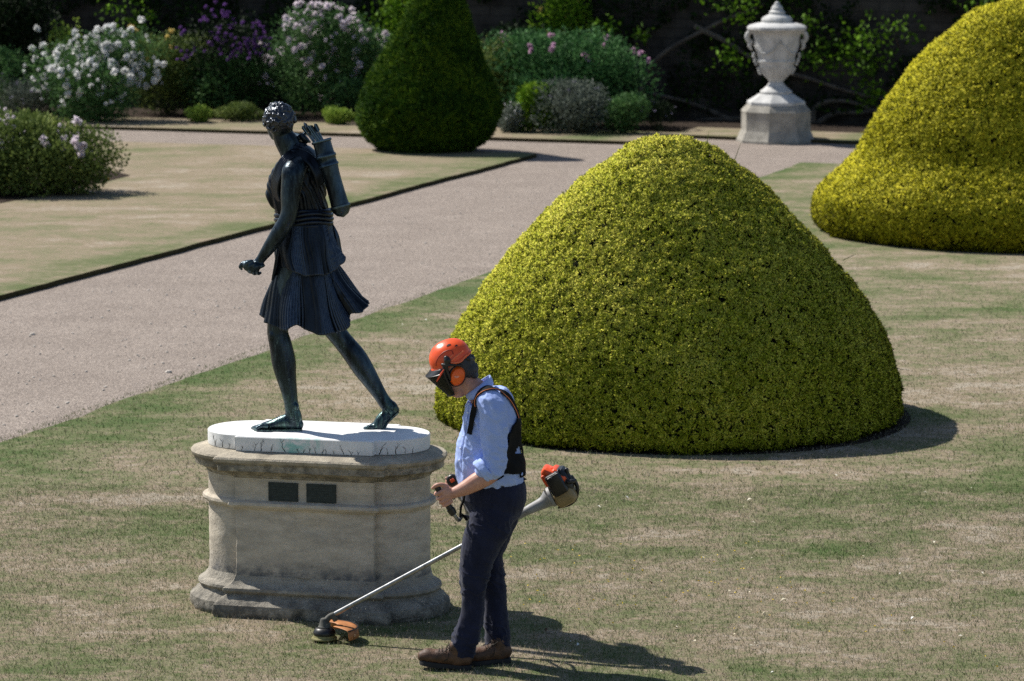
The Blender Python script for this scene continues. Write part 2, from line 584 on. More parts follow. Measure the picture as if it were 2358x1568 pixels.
sheet('flower_bed', [(V0a - vd * 20 + vn * VW)[:2], (V0b + vn * (VW - 0.02))[:2], (V0b + vn * 0.9 + vd * 0.1)[:2], (W0 - vd * 0.02)[:2], (W0 + vn * 1.68)[:2], (W1 + wd * 18 + vn * 1.7)[:2],
                     (W1 + wd * 18 + vn * 5)[:2], (V0a - vd * 20 + vn * 6.5)[:2]], -0.012, M_SOIL)
# rose bed cut in the far lawn, at the left
bed = [G(0, 468), G(150, 440), G(262, 414), G(300, 404), G(250, 392), G(100, 392), G(-200, 400), G(-200, 500)]
sheet('rose_bed', [p[:2] for p in bed], 0.006, M_SOIL)

# grass blades on the near lawn: short mown blades, thinning out with distance
def in_lawn(x, y):
    s = x * BDIR[0] + y * BDIR[1]
    return s > SB1 + 0.01
def scatter_blades(y0, y1, n, hmin, hmax, w, fade=0.01):
    y = np.sqrt(RNG.uniform(y0 ** 2, y1 ** 2, n)); x = RNG.uniform(-1, 1, n) * (0.19 * y + 0.6)
    k = in_lawn(x, y) & (RNG.random(n) < np.clip((y1 - y) / fade, 0, 1)); x, y = x[k], y[k]
    # leave out what stands under the pedestal and the near hedge
    k = ~(((x + 1.18) ** 2 / 0.75 ** 2 + (y - 20.05) ** 2 / 0.42 ** 2) < 1) & ~(((x - HC[0]) ** 2 + (y - HC[1]) ** 2) < (HR - 0.05) ** 2)
    x, y = x[k], y[k]
    n = len(x)
    d = np.column_stack([RNG.normal(0, 0.75, n), RNG.normal(0, 0.75, n), np.ones(n)])
    d /= np.linalg.norm(d, axis=1)[:, None]
    h = RNG.uniform(hmin, hmax, n)
    b = np.column_stack([x, y, np.full(n, -0.002)])
    sdir = RNG.normal(size=(n, 3)); sdir[:, 2] = 0; sdir /= np.linalg.norm(sdir, axis=1)[:, None]
    V = np.stack([b - sdir * w / 2, b + sdir * w / 2, b + d * h[:, None]], 1).reshape(-1, 3)
    tint = RNG.random(n)
    return V, np.repeat(tint, 3)
HC = P(1540, 700, 27.15); HC[2] = 0.0      # the near hedge's foot
HR = 1.93
va, ta = scatter_blades(16.8, 24, 235000, 0.016, 0.038, 0.0045)
vb, tb = scatter_blades(24, 40, 235000, 0.016, 0.038, 0.007, 15.0)
Vg = np.vstack([va, vb])
gm = obj('grass', Vg, np.arange(len(Vg)).reshape(-1, 3), M_BLADE, None, False, attr=np.concatenate([ta, tb]))
tag(gm, 'short mown blades of the drought-worn lawn round the pedestal', 'grass', kind='stuff')

# little things lying in the lawn: fallen leaves, petals, small yellow flowers
n = 46
pts = [G(RNG.uniform(1250, 2340), RNG.uniform(1090, 1560), 0.012) for _ in range(n)] + [G(RNG.uniform(850, 1000), RNG.uniform(720, 800), 0.012) for _ in range(5)]
B = np.array(pts); D = np.column_stack([RNG.normal(size=(len(B), 2)), np.full(len(B), 0.25)])
V, F = leaves(B, D, RNG.uniform(0.015, 0.05, len(B)), RNG.uniform(0.01, 0.022, len(B)), curl=0.2, roll=np.column_stack([RNG.normal(0, .3, (len(B), 2)), np.ones(len(B))]))
t = NT('fallen_leaf', 0.7, 0.2); t.color(t.ramp(t.noise(3.0, 1), [(0.35, (0.10, 0.06, 0.035)), (0.5, (0.55, 0.5, 0.36)), (0.6, (0.75, 0.74, 0.68))]))
tag(obj('fallen_leaves', V, F, t.m, None, True), 'scattered pale and brown fallen leaves on the lawn', 'leaves', kind='stuff')
cl = [(1790, 1370), (1500, 1320), (1240, 1335), (1620, 1345), (2080, 1480), (1700, 1310), (1400, 1330)]
B = np.vstack([G(cu, cv, 0.03) + np.column_stack([RNG.normal(0, 0.28, 16), RNG.normal(0, 0.6, 16), np.zeros(16)]) for cu, cv in cl])
V, F = leaves(np.repeat(B, 4, 0), np.column_stack([RNG.normal(size=(len(B) * 4, 2)), np.full(len(B) * 4, .4)]), 0.009, 0.008)
tag(obj('yellow_flowers', V, F, simple('yellow_petal', (0.75, 0.55, 0.03), 0.6), None, True), 'tiny yellow flowers dotted through the grass behind the man', 'flowers', kind='stuff')
# a few pale stones on the path
mb = MB()
for (u, v, s) in [(388, 857, .035), (75, 770, .03), (425, 752, .02), (500, 705, .018), (620, 862, .02), (250, 715, .016), (980, 560, .02), (1180, 520, .02)] + \
        [(RNG.uniform(0, 1500), RNG.uniform(400, 980), RNG.uniform(.008, .016)) for _ in range(500)]:
    p = G(u, v, -0.055)
    if p @ BDIR > SB1 - 0.05 or p @ BDIR < SB2 + 0.1: continue
    mb.ell(p, (s, s * RNG.uniform(.6, 1), s * .6), nu=6, nv=4)
tag(mb.build('pebbles', simple('pale_stone', (0.55, 0.5, 0.44), 0.8, 0.25, 5)), 'pale loose pebbles on the pinkish gravel path', 'pebbles', kind='stuff')

# ------------------------------------------------------------------ the pedestal
PA = math.radians(13.0)
PX = np.array([math.cos(PA), -math.sin(PA), 0]); PY = np.array([math.sin(PA), math.cos(PA), 0])
fl = G(540, 1003, 1.10); fr = G(862, 1016, 1.10)
PC = (fl + fr) / 2 + PY * 0.31; PC[2] = 0
R0, CX0, HX0, HY0 = 0.272, 0.425, 0.435, 0.322

def outline(d):
    R = R0 + d; hx = HX0 + d; hy = HY0 + d
    ph = math.acos(min(1, (hx - CX0) / R))
    q = [(CX0 + R * math.cos(ph * i / 14), R * math.sin(ph * i / 14)) for i in range(15)]
    y0 = R * math.sin(ph)
    q += [(hx, y0 + (hy - y0) * i / 2) for i in (1,)] + [(hx, hy - 0.004), (hx - 0.004, hy)]
    xs = [hx * (1 - i / 20.0) for i in range(1, 20)]
    q += [(x, hy) for x in xs if x > 0.001]
    m = [(-x, y) for x, y in reversed(q)]
    top = q + [(0, hy)] + m                  # from +x tip round the back to -x tip
    bot = [(-x, -y) for x, y in top[1:-1]]
    return np.array(top + bot)

def ploft(name, rows, m, parent, rough=0.0, seed=0, step=0.022):
    """a closed drum that follows the pedestal's plan; rows: (outward offset, height)"""
    rr = [rows[0]]
    for a, b in zip(rows[:-1], rows[1:]):
        k = max(1, int(math.hypot(b[0] - a[0], b[1] - a[1]) / step))
        for i in range(1, k + 1): rr.append((a[0] + (b[0] - a[0]) * i / k, a[1] + (b[1] - a[1]) * i / k))
    L = [outline(d) for d, z in rr]
    n = len(L[0])
    V = np.vstack([np.column_stack([q, np.full(n, z)]) for q, (d, z) in zip(L, rr)])
    out = V[:, :2] / (np.linalg.norm(V[:, :2], axis=1)[:, None] + 1e-9)
    if rough:
        w = fbm(V * 14, seed, 3) * 0.5 + fbm(V * 45, seed + 9, 2) * 0.35
        amp = rough * (1 + 1.3 * np.clip((-V[:, 0] - 0.38) / 0.15, 0, 1) * (V[:, 2] < 0.9))
        ch = np.clip(vnoise(V * 9, seed + 3) - 0.45, 0, 1) * -rough * 6
        V[:, :2] += out * ((w * amp + ch))[:, None]
    F = [tuple(x) for x in grid_faces(len(rr), n)]
    F.append(tuple(reversed(range(n)))); F.append(tuple(range((len(rr) - 1) * n, len(rr) * n)))
    W = PC + V[:, :1] * PX + V[:, 1:2] * PY + np.array([0, 0, 1.0]) * V[:, 2:3]
    o = obj(name, W, F, m, parent, True)
    return autosmooth(o, 32)

def stone(name, base, dark, zr, lich=0.5, dstart=0.5, bump=0.008, streak=True):
    t = NT(name, 0.92, 0.15)
    vs = t.mapped(scale=(1, 1, 2.6))
    n = t.noise(7, 6, 0.7, vec=vs); m = t.noise(28, 5, 0.8); g = t.noise(2.4, 4, 0.6, vec=vs, dist=1.0)
    c = t.ramp(n, [(0.3, tuple(x * 0.72 for x in base)), (0.55, base), (0.75, tuple(min(x * 1.22, .8) for x in base))])
    c = t.mix(t.mrange(g, 0.45, 0.7, 0, 0.4), c, tuple(x * 0.55 for x in base))
    sep = t.n('ShaderNodeSeparateXYZ'); t.lk(t.pos(), sep.inputs[0])
    f = None
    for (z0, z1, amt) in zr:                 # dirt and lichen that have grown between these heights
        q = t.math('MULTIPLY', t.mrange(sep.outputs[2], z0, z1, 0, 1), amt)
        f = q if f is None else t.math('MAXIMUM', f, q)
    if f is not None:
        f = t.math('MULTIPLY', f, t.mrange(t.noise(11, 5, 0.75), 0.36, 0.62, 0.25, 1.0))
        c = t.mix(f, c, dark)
    sp = t.mrange(m, 0.60, 0.72, 0, lich)
    c = t.mix(sp, c, (0.075, 0.07, 0.06))
    sp = t.mrange(t.noise(19, 5, 0.7), 0.62, 0.72, 0, lich * 0.7)
    c = t.mix(sp, c, (0.62, 0.58, 0.48))
    t.color(c)
    t.bump(t.math('ADD', t.noise(40, 6, 0.75), t.math('MULTIPLY', t.noise(12, 4), 0.8)), bump, 0.9)
    return t.m
M_ST_BODY = stone('weathered_limestone', (0.58, 0.515, 0.42), (0.12, 0.125, 0.135), [(0.38, 0.24, 0.95), (0.84, 0.88, 0.4)], 0.5)
M_ST_BASE = stone('lichened_limestone', (0.46, 0.42, 0.35), (0.10, 0.096, 0.085), [(0.30, 0.02, 0.9)], 0.95, bump=0.02)
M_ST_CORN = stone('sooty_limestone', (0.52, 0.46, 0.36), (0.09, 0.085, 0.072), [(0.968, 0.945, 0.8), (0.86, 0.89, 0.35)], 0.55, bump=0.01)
t = NT('white_marble', 0.7, 0.3)
c = t.ramp(t.noise(9, 5, 0.7), [(0.3, (0.70, 0.70, 0.69)), (0.7, (0.82, 0.82, 0.81))])
# the verdigris run-off below the statue's foot
loc = t.n('ShaderNodeVectorMath', operation='SUBTRACT'); t.lk(t.pos(), loc.inputs[0]); loc.inputs[1].default_value = tuple(PC)
dx = t.n('ShaderNodeVectorMath', operation='DOT_PRODUCT'); t.lk(loc.outputs[0], dx.inputs[0]); dx.inputs[1].default_value = tuple(PX)
dy = t.n('ShaderNodeVectorMath', operation='DOT_PRODUCT'); t.lk(loc.outputs[0], dy.inputs[0]); dy.inputs[1].default_value = tuple(PY)
mask = t.math('MULTIPLY', t.mrange(t.math('ABSOLUTE', t.math('ADD', dx.outputs['Value'], 0.03)), 0.20, 0.05, 0, 1), t.mrange(dy.outputs['Value'], -0.26, -0.30, 0, 1))
mask = t.math('MULTIPLY', mask, t.mrange(t.noise(11, 5, 0.7, dist=0.8), 0.42, 0.62, 0, 0.85))
c = t.mix(mask, c, (0.22, 0.52, 0.46))
mask2 = t.mrange(t.noise(16, 6, 0.75), 0.60, 0.74, 0, 0.3)
c = t.mix(mask2, c, (0.42, 0.41, 0.38))
t.color(c).bump(t.noise(30, 5, 0.7), 0.004, 0.6)
M_MARBLE = t.m
M_CRACK = simple('crack_dirt', (0.03, 0.03, 0.028), 0.95, 0.3, 60, spec=0.1)

ped = thing('statue_pedestal', 'weathered limestone pedestal with rounded ends, two dark plaques and a white top slab', 'pedestal', PC)
ploft('base', [(0.10, -0.02), (0.115, 0.0), (0.125, 0.03), (0.118, 0.075), (0.10, 0.088), (0.085, 0.105), (0.055, 0.125), (0.05, 0.135),
               (0.062, 0.142), (0.07, 0.155), (0.066, 0.17), (0.05, 0.18), (0.028, 0.19), (0.014, 0.21), (0.004, 0.24)], M_ST_BASE, ped, 0.010, 3)
ploft('shaft', [(0.003, 0.24), (0.0, 0.30), (0.0, 0.648), (0.010, 0.655), (0.012, 0.662), (0.030, 0.668), (0.038, 0.682), (0.034, 0.698), (0.02, 0.706), (0.006, 0.709), (0.001, 0.72),
                (0.0, 0.845)], M_ST_BODY, ped, 0.0035, 5)
ploft('cornice', [(0.001, 0.845), (0.010, 0.850), (0.014, 0.862), (0.035, 0.874), (0.055, 0.888), (0.075, 0.895), (0.085, 0.900), (0.087, 0.938), (0.096, 0.945), (0.103, 0.956), (0.107, 0.972), (0.098, 0.983),
                  (0.07, 0.990), (0.02, 1.006), (-0.03, 1.010)], M_ST_CORN, ped, 0.0065, 8)
slab = ploft('top_slab', [(-0.002, 1.0105), (0.0, 1.016), (0.001, 1.05), (0.001, 1.094), (-0.004, 1.0995), (-0.012, 1.10)], M_MARBLE, ped, 0.0008, 11)
# hairline cracks climb the slab's rim
mb = MB()
def slab_pt(s, z):                            # s metres along the front: -x lobe, front, +x lobe
    q = outline(0.0)
    x = s
    if abs(x) < HX0:
        p = np.array([x, -HY0]); nn = np.array([0, -1.0])
    else:
        sg = 1 if x > 0 else -1
        a = (abs(x) - HX0) / R0
        ang = math.pi / 2 - a
        p = np.array([sg * (CX0 + R0 * math.cos(ang)), -R0 * math.sin(ang)]); nn = np.array([sg * math.cos(ang), -math.sin(ang)])
    p = p + nn * 0.0012
    return PC + PX * p[0] + PY * p[1] + np.array([0, 0, z])
def crack(s, z0, L, lean, w, depth=0):
    z = z0; k = 6; pts = [(s, z)]
    for i in range(k):
        s += RNG.normal(lean, 0.35) * L / k; z += L / k * RNG.uniform(.7, 1.2); pts.append((s, min(z, 1.092)))
        if depth < 2 and RNG.random() < 0.30: crack(s, z, L * 0.5, RNG.choice([-1, 1]) * 0.8, w * 0.6, depth + 1)
    V, F = [], []
    for i, (a, b) in enumerate(pts):
        ww = w * (1 - i / (len(pts))) + 0.0004
        V += [slab_pt(a - ww / 2, b), slab_pt(a + ww / 2, b)]
    for i in range(len(pts) - 1): F.append((2 * i, 2 * i + 1, 2 * i + 3, 2 * i + 2))
    mb.add(V, F)
for s, L in [(-.395, .03), (-.31, .04), (-.27, .055), (-.205, .03), (-.115, .085), (-.03, .02), (.0, .022), (.035, .028), (.075, .03), (.115, .045), (.14, .035), (.19, .02), (.25, .035), (.30, .03), (.34, .03),
             (.47, .05), (.52, .03), (.57, .055), (.63, .03), (.68, .04), (-.5, .03), (-.55, .05), (-.62, .06)]:
    crack(s, 1.014, L, RNG.normal(0, .2), 0.004 if L < .05 else 0.006)
for s in (-HX0 + .001, HX0 - 0.001):
    V = [slab_pt(s * .999 - .0015, 1.012), slab_pt(s * .999 + .0015, 1.012), slab_pt(s * .999 + .001, 1.094), slab_pt(s * .999 - .001, 1.094)]
    mb.add(V, [(0, 1, 2, 3)])
mb.build('crack', M_CRACK, slab, False, sharp=0)
# two dark bronze plaques with rows of worn raised lettering too small to read
M_PLQ = NT('plaque_bronze', 0.5, 0.4); M_PLQ.color(M_PLQ.ramp(M_PLQ.noise(40, 4), [(0.3, (0.016, 0.024, 0.026)), (0.7, (0.035, 0.048, 0.05))])).set(Metallic=0.3); M_PLQ = M_PLQ.m
M_PLQ2 = simple('plaque_rim', (0.05, 0.065, 0.068), 0.5, 0.2, 60, metal=0.4)
RP = np.column_stack([PX, PY, [0, 0, 1]])
for (x0, x1, z0, z1) in ((-0.222, -0.036, 0.712, 0.826), (0.018, 0.203, 0.712, 0.826)):
    mb = MB()
    cx, cz = (x0 + x1) / 2, (z0 + z1) / 2
    c = PC + PX * cx - PY * (HY0 + 0.004) + np.array([0, 0, cz])
    mb.box(c, (x1 - x0, 0.012, z1 - z0), RP)
    pq = mb.build('plaque', M_PLQ, ped, False)
    mb = MB()
    for r in range(6):
        z = z1 - 0.018 - r * 0.0155
        x = x0 + 0.014 + RNG.uniform(0, 0.02)
        xe = x1 - 0.014 - RNG.uniform(0, 0.02)
        while x < xe:
            w = RNG.uniform(0.003, 0.006)
            mb.box(PC + PX * (x + w / 2) - PY * (HY0 + 0.0105) + np.array([0, 0, z]), (w, 0.002, 0.006), RP)
            x += w + (0.002 if RNG.random() < .8 else 0.007)
    mb.build('lettering', M_PLQ2, pq, False)
# ------------------------------------------------------------------ clipped hedges
def rev_points(C, prof, n, rng, upto=2 * math.pi, lump=(0.03, 3.5), lump2=(0.012, 13)):
    """points and normals over a surface of revolution: prof rows (r, z)"""
    pr = crom(np.array(prof, float), 6)
    r, z = pr[:, 0], pr[:, 1]
    ds = np.hypot(np.diff(r), np.diff(z)); area = ds * (r[1:] + r[:-1]) / 2 + 1e-9
    cdf = np.cumsum(area) / area.sum()
    k = np.searchsorted(cdf, rng.random(n)); f = rng.random(n)
    rr = r[k] + (r[k + 1] - r[k]) * f; zz = z[k] + (z[k + 1] - z[k]) * f
    dr = (r[k + 1] - r[k]) / ds[k]; dz = (z[k + 1] - z[k]) / ds[k]
    nr, nz = dz, -dr
    s = np.where(nr * 1 + nz * 0.3 < -0.3, -1, 1)
    a = rng.random(n) * upto
    Nn = np.column_stack([np.cos(a) * nr, np.sin(a) * nr, nz])
    X = np.column_stack([np.cos(a) * rr, np.sin(a) * rr, zz]) + C
    X = X + Nn * (fbm(X * lump[1], 31, 2) * lump[0] + fbm(X * lump2[1], 41, 2) * lump2[0])[:, None]
    return X, Nn

def tufts(X, N, k, L, W, spread, rng, up=0.0, tint_z=0.15, tvar=0.5):
    n = len(X)
    B = np.repeat(X, k, 0) + rng.normal(0, L * 0.25, (n * k, 3))
    D = np.repeat(N, k, 0) * 0.75 + rng.normal(0, spread, (n * k, 3)); D[:, 2] += up
    V, F = leaves(B, D, rng.uniform(0.6, 1.15, n * k) * L, W, 0.12, roll=np.repeat(N, k, 0) + rng.normal(0, 0.35, (n * k, 3)), rng=rng)
    tt = rng.random(n) * tvar + 0.5 - tvar / 2
    tint = np.repeat(tt, k) + rng.normal(0, 0.12, n * k) + np.repeat(N[:, 2], k) * tint_z  # upward tufts yellower: young top growth, with light from above put into the tint
    global LEAN
    T_ = N + rng.normal(0, 0.26, N.shape)
    LEAN = np.repeat(np.repeat(T_ / np.linalg.norm(T_, axis=1)[:, None], k, 0), 4, 0)
    return V, F, np.repeat(np.clip(tint, 0, 1), 4)

def rev_solid(name, C, prof, m, parent, inset, lump=0.03):
    pr = crom(np.array(prof, float), 4); n = 72
    a = 2 * np.pi * np.arange(n) / n
    V = np.vstack([np.column_stack([np.cos(a) * max(r - inset, 0.01), np.sin(a) * max(r - inset, 0.01), np.full(n, z - inset * (1 if z > 0.5 else 0))]) for r, z in pr]) + C
    V = V + (V - C) / (np.linalg.norm(V - C, axis=1)[:, None] + 1e-6) * (fbm(V * 3.5, 31, 2) * lump)[:, None]
    F = [tuple(x) for x in grid_faces(len(pr), n)]
    F.append(tuple(range((len(pr) - 1) * n, len(pr) * n)))
    return obj(name, V, F, m, parent, True)

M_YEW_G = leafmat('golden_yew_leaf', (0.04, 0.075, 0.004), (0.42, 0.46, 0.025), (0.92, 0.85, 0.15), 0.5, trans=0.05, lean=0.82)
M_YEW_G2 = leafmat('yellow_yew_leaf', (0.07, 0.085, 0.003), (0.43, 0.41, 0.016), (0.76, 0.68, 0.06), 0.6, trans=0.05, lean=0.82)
M_YEW_D = leafmat('dark_yew_leaf', (0.006, 0.022, 0.003), (0.030, 0.085, 0.008), (0.16, 0.25, 0.015), 0.8, trans=0.12, lean=0.4)
M_TWIG = simple('yew_twig', (0.012, 0.014, 0.006), 0.95, 0.5, 12, spec=0.1, bump=0.03)

k1 = 281.0
hw = [(2, 2.315), (45, 2.30), (92, 2.235), (185, 2.015), (248, 1.81), (300, 1.63), (400, 1.22), (460, 0.94), (506, 0.64), (531, 0.35), (541, 0.12), (536, 0.03), (520, 0.0)]
prof1 = [(w / k1, z) for w, z in hw][::-1]
h1 = thing('golden_yew_dome', 'golden clipped yew dome just behind the man in the orange helmet', 'hedge', HC, 'clipped golden yew domes')
rg = np.random.default_rng(21)
rev_solid('inner_growth', HC, prof1, M_TWIG, h1, 0.045)
X, N = rev_points(HC, prof1, 88000, rg, lump=(0.03, 3.0), lump2=(0.034, 15))
X = X - N * 0.012
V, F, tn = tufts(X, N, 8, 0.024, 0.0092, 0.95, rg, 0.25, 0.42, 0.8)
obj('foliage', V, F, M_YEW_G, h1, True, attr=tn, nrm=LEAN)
# a few untrimmed shoots
mb = MB()
for (u, v, L) in [(2075, 850, .07), (2078, 905, .04), (1700, 345, .06), (1630, 316, .05), (1455, 330, .03), (1240, 515, .04), (2082, 940, .05), (1960, 590, .04), (2040, 760, .05), (1335, 425, .05)]:
    p = P(u, v, HC[1]); d = p - (HC + np.array([0, 0, 1.0])); d[1] *= .2; d[2] += .4; d /= np.linalg.norm(d)
    mb.tube([p - d * 0.08, p, p + d * L], [0.003, 0.0025, 0.001], n=5)
shoots = mb.build('stray_shoots', M_YEW_G, h1)

HC2 = P(2352, 500, 41.3); HC2[2] = 0.0
k2 = 7600 / 42.2
hw = [(6, 2.93), (28, 2.92), (100, 2.80), (136, 2.68), (207, 2.32), (279, 1.84), (333, 1.43), (357, 1.07), (377, 0.91), (416, 0.74), (457, 0.53), (469, 0.37), (468, 0.2), (458, 0.08), (440, 0.0)]
prof2 = [(w / k2, z) for w, z in hw][::-1]
h2 = thing('golden_yew_dome', 'bell-shaped golden yew dome with a flared skirt, farther off at the right edge', 'hedge', HC2, 'clipped golden yew domes')
rev_solid('inner_growth', HC2, prof2, M_TWIG, h2, 0.06)
X, N = rev_points(HC2, prof2, 56000, rg, lump=(0.05, 2.0), lump2=(0.03, 8))
X = X - N * 0.015
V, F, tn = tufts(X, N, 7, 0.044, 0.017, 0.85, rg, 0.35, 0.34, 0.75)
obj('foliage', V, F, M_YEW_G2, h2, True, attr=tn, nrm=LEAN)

HC3 = P(985, 340, 53.6); HC3[2] = 0.0
k3 = 7600 / 54.2
hw = [(4, 2.86), (22, 2.76), (48, 2.5), (72, 2.1), (98, 1.68), (124, 1.28), (146, 0.94), (156, 0.66), (152, 0.40), (130, 0.16), (92, 0.0)]
prof3 = [(w / k3, z) for w, z in hw][::-1]
h3 = thing('clipped_yew_cone', 'dark green clipped yew in a teardrop shape at the corner of the far lawn', 'hedge', HC3)
ic = rev_solid('inner_growth', HC3, prof3, M_TWIG, h3, 0.05)
for v_ in ic.data.vertices: v_.co.x += 0.032 * v_.co.z ** 2
X, N = rev_points(HC3, prof3, 22000, rg, lump=(0.05, 2.5), lump2=(0.04, 9))
X[:, 0] += 0.032 * X[:, 2] ** 2
V, F, tn = tufts(X, N, 7, 0.06, 0.017, 0.45, rg, 0.5, 0.0, 0.9)
obj('foliage', V, F, M_YEW_D, h3, True, attr=tn, nrm=LEAN)
# bare ring of soil showing at the foot of the near dome
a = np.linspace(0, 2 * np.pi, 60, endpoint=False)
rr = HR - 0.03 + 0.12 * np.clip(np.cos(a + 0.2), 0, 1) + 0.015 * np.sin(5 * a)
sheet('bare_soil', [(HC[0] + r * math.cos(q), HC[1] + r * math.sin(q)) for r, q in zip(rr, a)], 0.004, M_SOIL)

# ------------------------------------------------------------------ bushes and flowers
LM = {
 'rose': leafmat('rose_leaf', (0.015, 0.042, 0.012), (0.065, 0.15, 0.045), (0.20, 0.33, 0.11), lean=0.35),
 'olive': leafmat('olive_leaf', (0.025, 0.045, 0.010), (0.12, 0.17, 0.04), (0.29, 0.34, 0.09), lean=0.35),
 'fresh': leafmat('fresh_leaf', (0.02, 0.05, 0.004), (0.12, 0.25, 0.014), (0.42, 0.55, 0.04), lean=0.35),
 'lime': leafmat('lime_leaf', (0.06, 0.11, 0.010), (0.22, 0.33, 0.05), (0.42, 0.52, 0.09), lean=0.35),
 'blue': leafmat('bluegreen_leaf', (0.012, 0.038, 0.012), (0.055, 0.15, 0.045), (0.16, 0.33, 0.11), lean=0.35),
 'grey': leafmat('grey_leaf', (0.04, 0.055, 0.04), (0.11, 0.135, 0.105), (0.27, 0.30, 0.26), lean=0.35),
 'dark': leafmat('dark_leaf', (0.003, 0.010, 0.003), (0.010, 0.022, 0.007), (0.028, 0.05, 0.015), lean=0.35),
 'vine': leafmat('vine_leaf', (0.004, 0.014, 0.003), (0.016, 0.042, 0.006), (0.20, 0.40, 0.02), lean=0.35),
}
def petal(name, c):
    t = NT(name, 0.6, 0.2)
    pc = t.ramp(t.attr(), [(0.0, tuple(x * 0.8 for x in c)), (1.0, tuple(min(x * 1.1, 0.92) for x in c))])
    t.color(pc)
    tr = t.n('ShaderNodeBsdfTranslucent'); t.lk(pc, tr.inputs[0])
    mx = t.n('ShaderNodeMixShader'); mx.inputs[0].default_value = 0.42
    out = [x for x in t.t.nodes if x.type == 'OUTPUT_MATERIAL'][0]
    t.lk(t.b.outputs[0], mx.inputs[1]); t.lk(tr.outputs[0], mx.inputs[2]); t.lk(mx.outputs[0], out.inputs[0])
    return t.m
PM = {'white': petal('white_petal', (0.86, 0.87, 0.86)), 'blush': petal('blush_petal', (0.84, 0.76, 0.82)), 'yellow': petal('yellow_rose_petal', (0.75, 0.6, 0.22)),
      'purple': petal('purple_petal', (0.20, 0.09, 0.33)), 'pink': petal('pink_petal', (0.62, 0.40, 0.56)), 'mauve': petal('mauve_petal', (0.35, 0.32, 0.45))}
M_STEM = simple('plant_stem', (0.05, 0.055, 0.025), 0.8, 0.4, 8, spec=0.2)
M_WOOD = simple('woody_stem', (0.10, 0.085, 0.07), 0.9, 0.4, 6, spec=0.15, bump=0.01)

def bush(name, label, cat, u, vbase, w, vtop, depth, leaf, nleaf, lsize, blooms=(), group=None, lumps=9, seed=1, Y=None, spiky=0.0, z0=0.0, lean=0.0, open_=0.0, zmin=0.02):
    """a loose shrub: w its width in grid units, vtop its top; blooms: (petal, count, radius, low, high)"""
    rg = np.random.default_rng(seed)
    C = G(u, vbase, z0) if Y is None else P(u, 300, Y)
    C[2] = z0
    m = C[1] / FU
    w = w * (1.16 if group == BK else 1.0); nleaf = int(nleaf * 1.25)
    hw, H = w * m / 2, P(u, vtop, C[1])[2] - z0
    th = thing(name, label, cat, C, group)
    L = []
    for i in range(lumps):
        a = rg.uniform(0, 2 * math.pi); q = math.sqrt(rg.uniform(0, 1)) * 0.75
        zz = rg.uniform(0.28, 0.82) * H
        edge = math.sqrt(max(0.05, 1 - (zz / H) ** 2 * 0.65))
        s = rg.uniform(0.3, 0.5)
        L.append((C[0] + math.cos(a) * q * hw * edge + lean * zz, C[1] + math.sin(a) * q * depth * edge, z0 + zz, hw * s, depth * s + 0.05, min(H * s * 0.85, (H - zz) * 1.02 + 0.03)))
    L.append((C[0], C[1], z0 + H * 0.45, hw * 0.62, depth * 0.6, H * 0.5))
    L.append((C[0] + lean * H, C[1], z0 + H * 0.72, hw * 0.45, depth * 0.5, H * 0.28))
    L = np.array(L)
    vol = (L[:, 3] * L[:, 5]); pk = vol / vol.sum()
    def shell(n, r0, r1, rg=rg):
        k = rg.choice(len(L), n, p=pk)
        d = rg.normal(size=(n, 3)); d /= np.linalg.norm(d, axis=1)[:, None]
        r = rg.uniform(r0, r1, n)[:, None]
        X = L[k, :3] + d * L[k, 3:6] * r
        X[:, 2] = np.where(X[:, 2] < z0 + zmin, z0 + zmin + rg.random(n) * .25, X[:, 2])
        return X, d
    X, d = shell(nleaf, 0.55 - open_ * .3, 1.05)
    d0_ = d.copy()
    d = d + rg.normal(0, 0.5, d.shape); d[:, 2] += 0.25 + spiky
    V, F = leaves(X, d, rg.uniform(0.6, 1.2, nleaf) * lsize, lsize * (0.6 if not spiky else 0.14), 0.15, rng=rg)
    patch = fbm(X / max(0.15, hw * 0.35), seed, 2) * 0.25
    obj('foliage', V, F, LM[leaf], th, True, attr=np.repeat(np.clip(rg.random(nleaf) * 0.7 + 0.15 + patch, 0, 1), 4), nrm=np.repeat(d0_, 4, 0))
    mb = MB()
    for i in range(min(lumps, 8)):
        p = L[i, :3]; b = C + np.array([rg.normal(0, .06), rg.normal(0, .05), -0.02])
        mb.tube([b, (b + p) / 2 + rg.normal(0, .05, 3), p], [0.02, 0.013, 0.006], n=6, sub=4)
    mb.build('stems', M_STEM, th)
    for (pc, n, r, lo, hi) in blooms:
        X, d = shell(n * 3, 0.98, 1.1)
        f = (X[:, 2] - z0) / H
        ok = (f > lo) & (f < hi) & ((d[:, 1] < 0.45) | (d[:, 2] > 0.3))
        X = X[ok][:n]
        # some flowers stand in clusters
        kk = len(X) // 2
        if kk: X = np.vstack([X[:kk], X[:len(X) - kk] + rg.normal(0, r * 1.6, (len(X) - kk, 3))])
        q = 16
        B = np.repeat(X, q, 0); D = rg.normal(size=(len(B), 3)); D[:, 1] -= 0.5; D[:, 2] += 0.4
        V, F = leaves(B, D, r * rg.uniform(.8, 1.1, len(B)), r * 0.9, 0.3, rng=rg)
        obj('blossoms', V, F, PM[pc], th, True, attr=np.repeat(np.repeat(rg.random(len(X)), q), 4))
    return th

